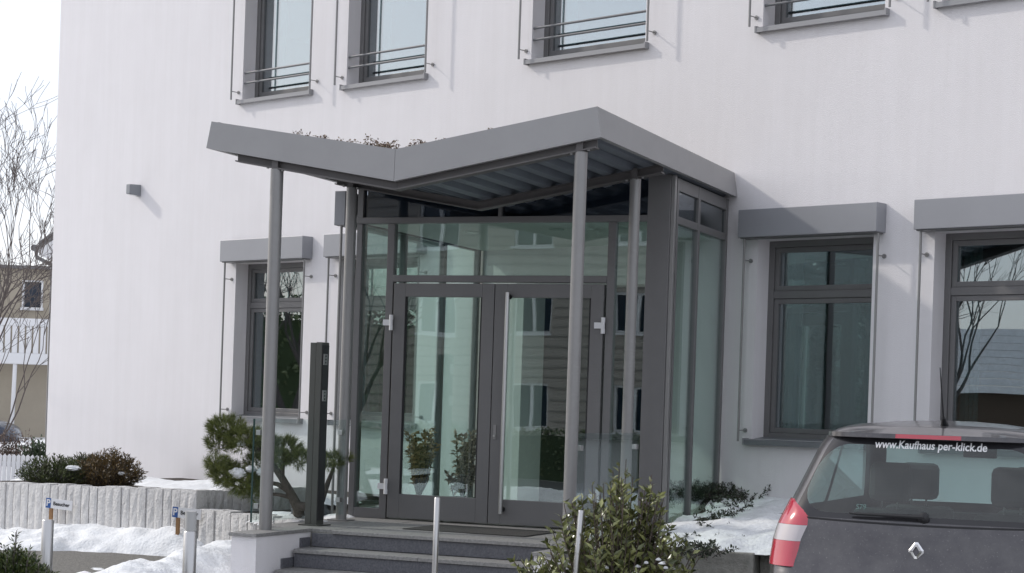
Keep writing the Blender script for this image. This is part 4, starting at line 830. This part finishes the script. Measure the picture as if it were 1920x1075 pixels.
def car(label, loc, rz, pm, detail):
    t = thing('parked_car', label, 'car', loc, rz)
    zs = sorted(set([round(float(z),4) for z in np.linspace(.18,1.5,45)]+[1.0,1.04,1.46,1.5]+[round(float(z),4) for z in np.linspace(1.5,1.61,10)]+[1.616,1.622]))
    ts = list(np.linspace(0,1,15))+list(np.linspace(1,2,13)[1:])+list(np.linspace(2,3,25)[1:])+list(np.linspace(3,4,9)[1:])+list(np.linspace(4,5,11)[1:])
    G = [[car_surf(tt,z) for tt in ts] for z in zs]; sets = {'body': [], 'rear_window': [], 'side_window': [], 'windscreen': [], 'wheel_arch': []}
    nt_ = len(ts)
    def key(i, j):
        z = (zs[i]+zs[i+1])/2; tt = (ts[j]+ts[j+1])/2
        if 1.0 < z < 1.5 and tt < 1.42: return 'rear_window'
        if 1.04 < z < 1.46 and 2.04 < tt < 2.96 and not (.40 < (tt-2) < .44): return 'side_window'
        if 1.0 < z < 1.5 and tt > 3.62: return 'windscreen'
        return 'body'
    for i in range(len(zs)-1):
        for j in range(nt_-1): sets[key(i,j)].append((i,j))
    for nm, cells in sets.items():
        if not cells: continue
        for sgn in ((1,-1),) if nm != 'side_window' else ((1,),(-1,)):
            mb = MB(); ix = {}
            def P(i, j, s_):
                x, y = G[i][j]; k = (i,j,s_ if x > 1e-4 else 0)
                if k not in ix: ix[k] = len(mb.v); mb.v.append((x*s_,y,zs[i]))
                return ix[k]
            for i, j in cells:
                for s_ in sgn:
                    q = (P(i,j,s_),P(i,j+1,s_),P(i+1,j+1,s_),P(i+1,j,s_)); mb.f.append(q if s_ > 0 else q[::-1])
            mb.build(nm, {'body': pm, 'rear_window': rear_glass_mat() if detail else cgl, 'side_window': cgl, 'windscreen': cgl}[nm], t, smooth=True)
    # roof cap, floor
    MB().box(-.78,.78,.2,4.0,.2,.24).build('floor_pan', trim, t)
    for sx in (-1,1):
        for y in (.85,3.45):
            w_ = MB().tube([(sx*.70,y,.31),(sx*.905,y,.31)],[.315,.315],28).build('wheel', black, t, smooth=True); MB().tube([(sx*.90,y,.31),(sx*.912,y,.31)],[.21,.20],20).build('rim', chrome, w_)
    # tail lamps
    def patch(zlo, zhi, tin, tout, off, name, m, sx, parent, nz=8, ntt=10):
        mb = MB(); n_ = 0
        for i in range(nz+1):
            z = zlo+(zhi-zlo)*i/nz; a = tin(z) if callable(tin) else tin; b = tout(z) if callable(tout) else tout
            for j in range(ntt+1):
                tt = a+(b-a)*j/ntt; x, y = car_surf(tt,z); x2, y2 = car_surf(tt+.02,z); dx, dy = x2-x, y2-y; L = math.hypot(dx,dy) or 1; o = off*(1 if 0 < j < ntt else -.3); mb.v.append((sx*(x+dy/L*o), y-dx/L*o, z))
        mb.f = [(i*(ntt+1)+j,i*(ntt+1)+j+1,(i+1)*(ntt+1)+j+1,(i+1)*(ntt+1)+j) for i in range(nz) for j in range(ntt)]
        return mb.build(name, m, parent, smooth=True)
    tin = lambda z: float(np.interp(z,[.69,.80,.95,1.0,1.05,1.10],[1.06,1.01,.985,1.02,1.25,1.62])); tou = lambda z: float(np.interp(z,[.69,.9,1.10],[2.02,2.03,1.98]))
    for sx in (-1,1):
        tl = patch(.945,1.10,tin,tou,.012,'tail_lamp',redl,sx,t); patch(.845,.944,tin,tou,.012,'reverse_lens',whl,sx,tl); patch(.69,.844,tin,tou,.012,'brake_lens',redl,sx,tl)
    # hatch seams, bumper strip, plate
    def strip(pts, wd, name, m, parent, off=.003):
        mb = MB(); 
        for x, z in pts: y = yrear(x,z); mb.v += [(x,y-off,z-wd/2),(x,y-off,z+wd/2)]
        mb.f = [(2*i,2*i+2,2*i+3,2*i+1) for i in range(len(pts)-1)]; return mb.build(name, m, parent)
    strip([(x,.995-.012*(1-(x/.74)**2)) for x in np.linspace(-.74,.74,25)], .012, 'hatch_seam', trim, t); strip([(x,.60) for x in np.linspace(-.8,.8,25)], .06, 'bumper_strip', trim, t)
    MB().box(-.26,.26,-.012,.0,.46,.57).build('number_plate', whitem, t)
    # roof spoiler with high brake lamp
    mb = MB(); n_ = 24; xs = np.linspace(-.66,.66,n_+1)
    for x in xs:
        e = 1-.95*(abs(x)/.675)**5; y = yrear(min(abs(x),.66),1.50); mb.v += [(x,y+.02,1.492),(x,y-.055*e,1.502),(x,y-.05*e,1.53),(x,y+.13,1.575-.055*(abs(x)/.675)**2)]
    mb.f = [(4*i+a,4*i+4+a,4*i+5+a,4*i+1+a) for i in range(n_) for a in range(3)]+[(0,1,2,3),(4*n_+3,4*n_+2,4*n_+1,4*n_)]
    sp = mb.build('roof_spoiler', pm, t, smooth=True)
    mb = MB(); xs = np.linspace(-.2,.2,9)
    for x in xs: y = yrear(abs(x),1.50)-.056; mb.v += [(x,y,1.504),(x,y+.004,1.529)]
    mb.f = [(2*i,2*i+2,2*i+3,2*i+1) for i in range(8)]; mb.build('high_brake_lamp', redl, sp)
    # seats
    for x in (-.40,.40):
        for y, zt in ((1.25,1.02),(2.35,1.0)):
            s_ = MB().box(x-.25,x+.25,y,y+.14,.42,zt).build('seat_back', seatm, t, bevel=.05); MB().box(x-.14,x+.14,y-.0,y+.10,zt+.045,zt+.31).build('headrest', seatm, s_, bevel=.045); MB().box(x-.06,x-.045,y+.04,y+.055,zt-.02,zt+.06).box(x+.045,x+.06,y+.04,y+.055,zt-.02,zt+.06).build('headrest_rod', chrome, s_)
    MB().box(-.75,.75,.45,1.3,.86,.90).build('parcel_shelf', trim, t); MB().box(-.7,.7,3.0,3.35,.5,.93).build('dashboard', trim, t); MB().box(-.12,.12,2.55,2.58,1.36,1.43).build('mirror', trim, t, bevel=.01)
    if not detail: return t
    # antenna
    MB().tube([(.04,.72,1.585),(.04,.66,1.64)],[.028,.012],10).tube([(.04,.66,1.635),(.035,.50,1.95)],[.006,.003],6).build('antenna', trim, t, smooth=True)
    # wiper
    y = yrear(.02,1.035); wp = MB().lathe((0,0,0),[(.03,0),(.034,.03),(.01,.045)],14).build('wiper', trim, t); wp.rotation_euler = (R(100),0,0); wp.location = (.03,y+.005,1.035)
    wa = MB().tube([(x,yrear(abs(x),1.035-.01*(x<-.2))-.03,1.037-.02*((x+.42)/.45)*0) for x in np.linspace(.03,-.42,9)],[.016,.014,.012,.012,.011,.010,.010,.009,.006],8).build('wiper_arm', trim, t, smooth=True)
    # lettering along the top of the glass
    me_o = text_mesh('www.Kaufhaus per-klick.de', .1, mat('white lettering',(.8,.8,.8),.5), 'lettering', t, Matrix.Identity(4), ext=.0, bold=.002); me = me_o.data
    xs = [v_.co.x for v_ in me.vertices]; c0 = (min(xs)+max(xs))/2; k = .685/(max(xs)-min(xs))
    for v_ in me.vertices: x = (v_.co.x-c0)*k+.01; z = 1.462+v_.co.y*k*1.12; v_.co = (x, yrear(abs(x),min(z,1.495))-.004, z)
    # diamond emblem
    def rh(a, b): return [(0,b),(a*.42,b*.62),(a,0),(a*.42,-b*.62),(0,-b),(-a*.42,-b*.62),(-a,0),(-a*.42,b*.62)]
    def rhs(a, b): return [(a*.22,b),(a,b*.12),(a,-b*.12),(a*.22,-b),(-a*.22,-b),(-a,-b*.12),(-a,b*.12),(-a*.22,b)]
    o1, i1 = rhs(.046,.056), rhs(.019,.028); yy = yrear(0,.83); mb = MB(); mb.v = [(x,yy-.006,.83+z) for x,z in o1]+[(x*.75,yy-.014,.83+z*.78) for x,z in o1]+[(x,yy-.013,.83+z) for x,z in i1]+[(x,yy-.002,.83+z) for x,z in i1]
    mb.f = [(r_*8+i,r_*8+(i+1)%8,(r_+1)*8+(i+1)%8,(r_+1)*8+i) for r_ in range(3) for i in range(8)]; mb.build('emblem', chrome, t)
    # small sticker inside the glass
    stx = text_mesh('S79', .045, mat('pale sticker',(.10,.17,.16),.6), 'window_sticker', t, Matrix.Identity(4), ext=0.)
    for v_ in stx.data.vertices: x = v_.co.x-.36; z = 1.075+v_.co.y; v_.co = (x, yrear(abs(x),z)-.003, z)
    return t
LG = atd(1718,1035,10.95); car('dark grey hatchback with lettering across its rear window', (LG.x,LG.y-.08,0), 0., paint('dirty dark grey car paint',(.056,.053,.06),(.10,.096,.098)), True)
bc = atd(33,800,54.)-RIGHT*4.2; car('dark blue car parked beyond the fence below the balcony', (bc.x,bc.y,-.2), AE-R(90), paint('dark blue car paint',(.02,.03,.06),(.03,.04,.06)), False)
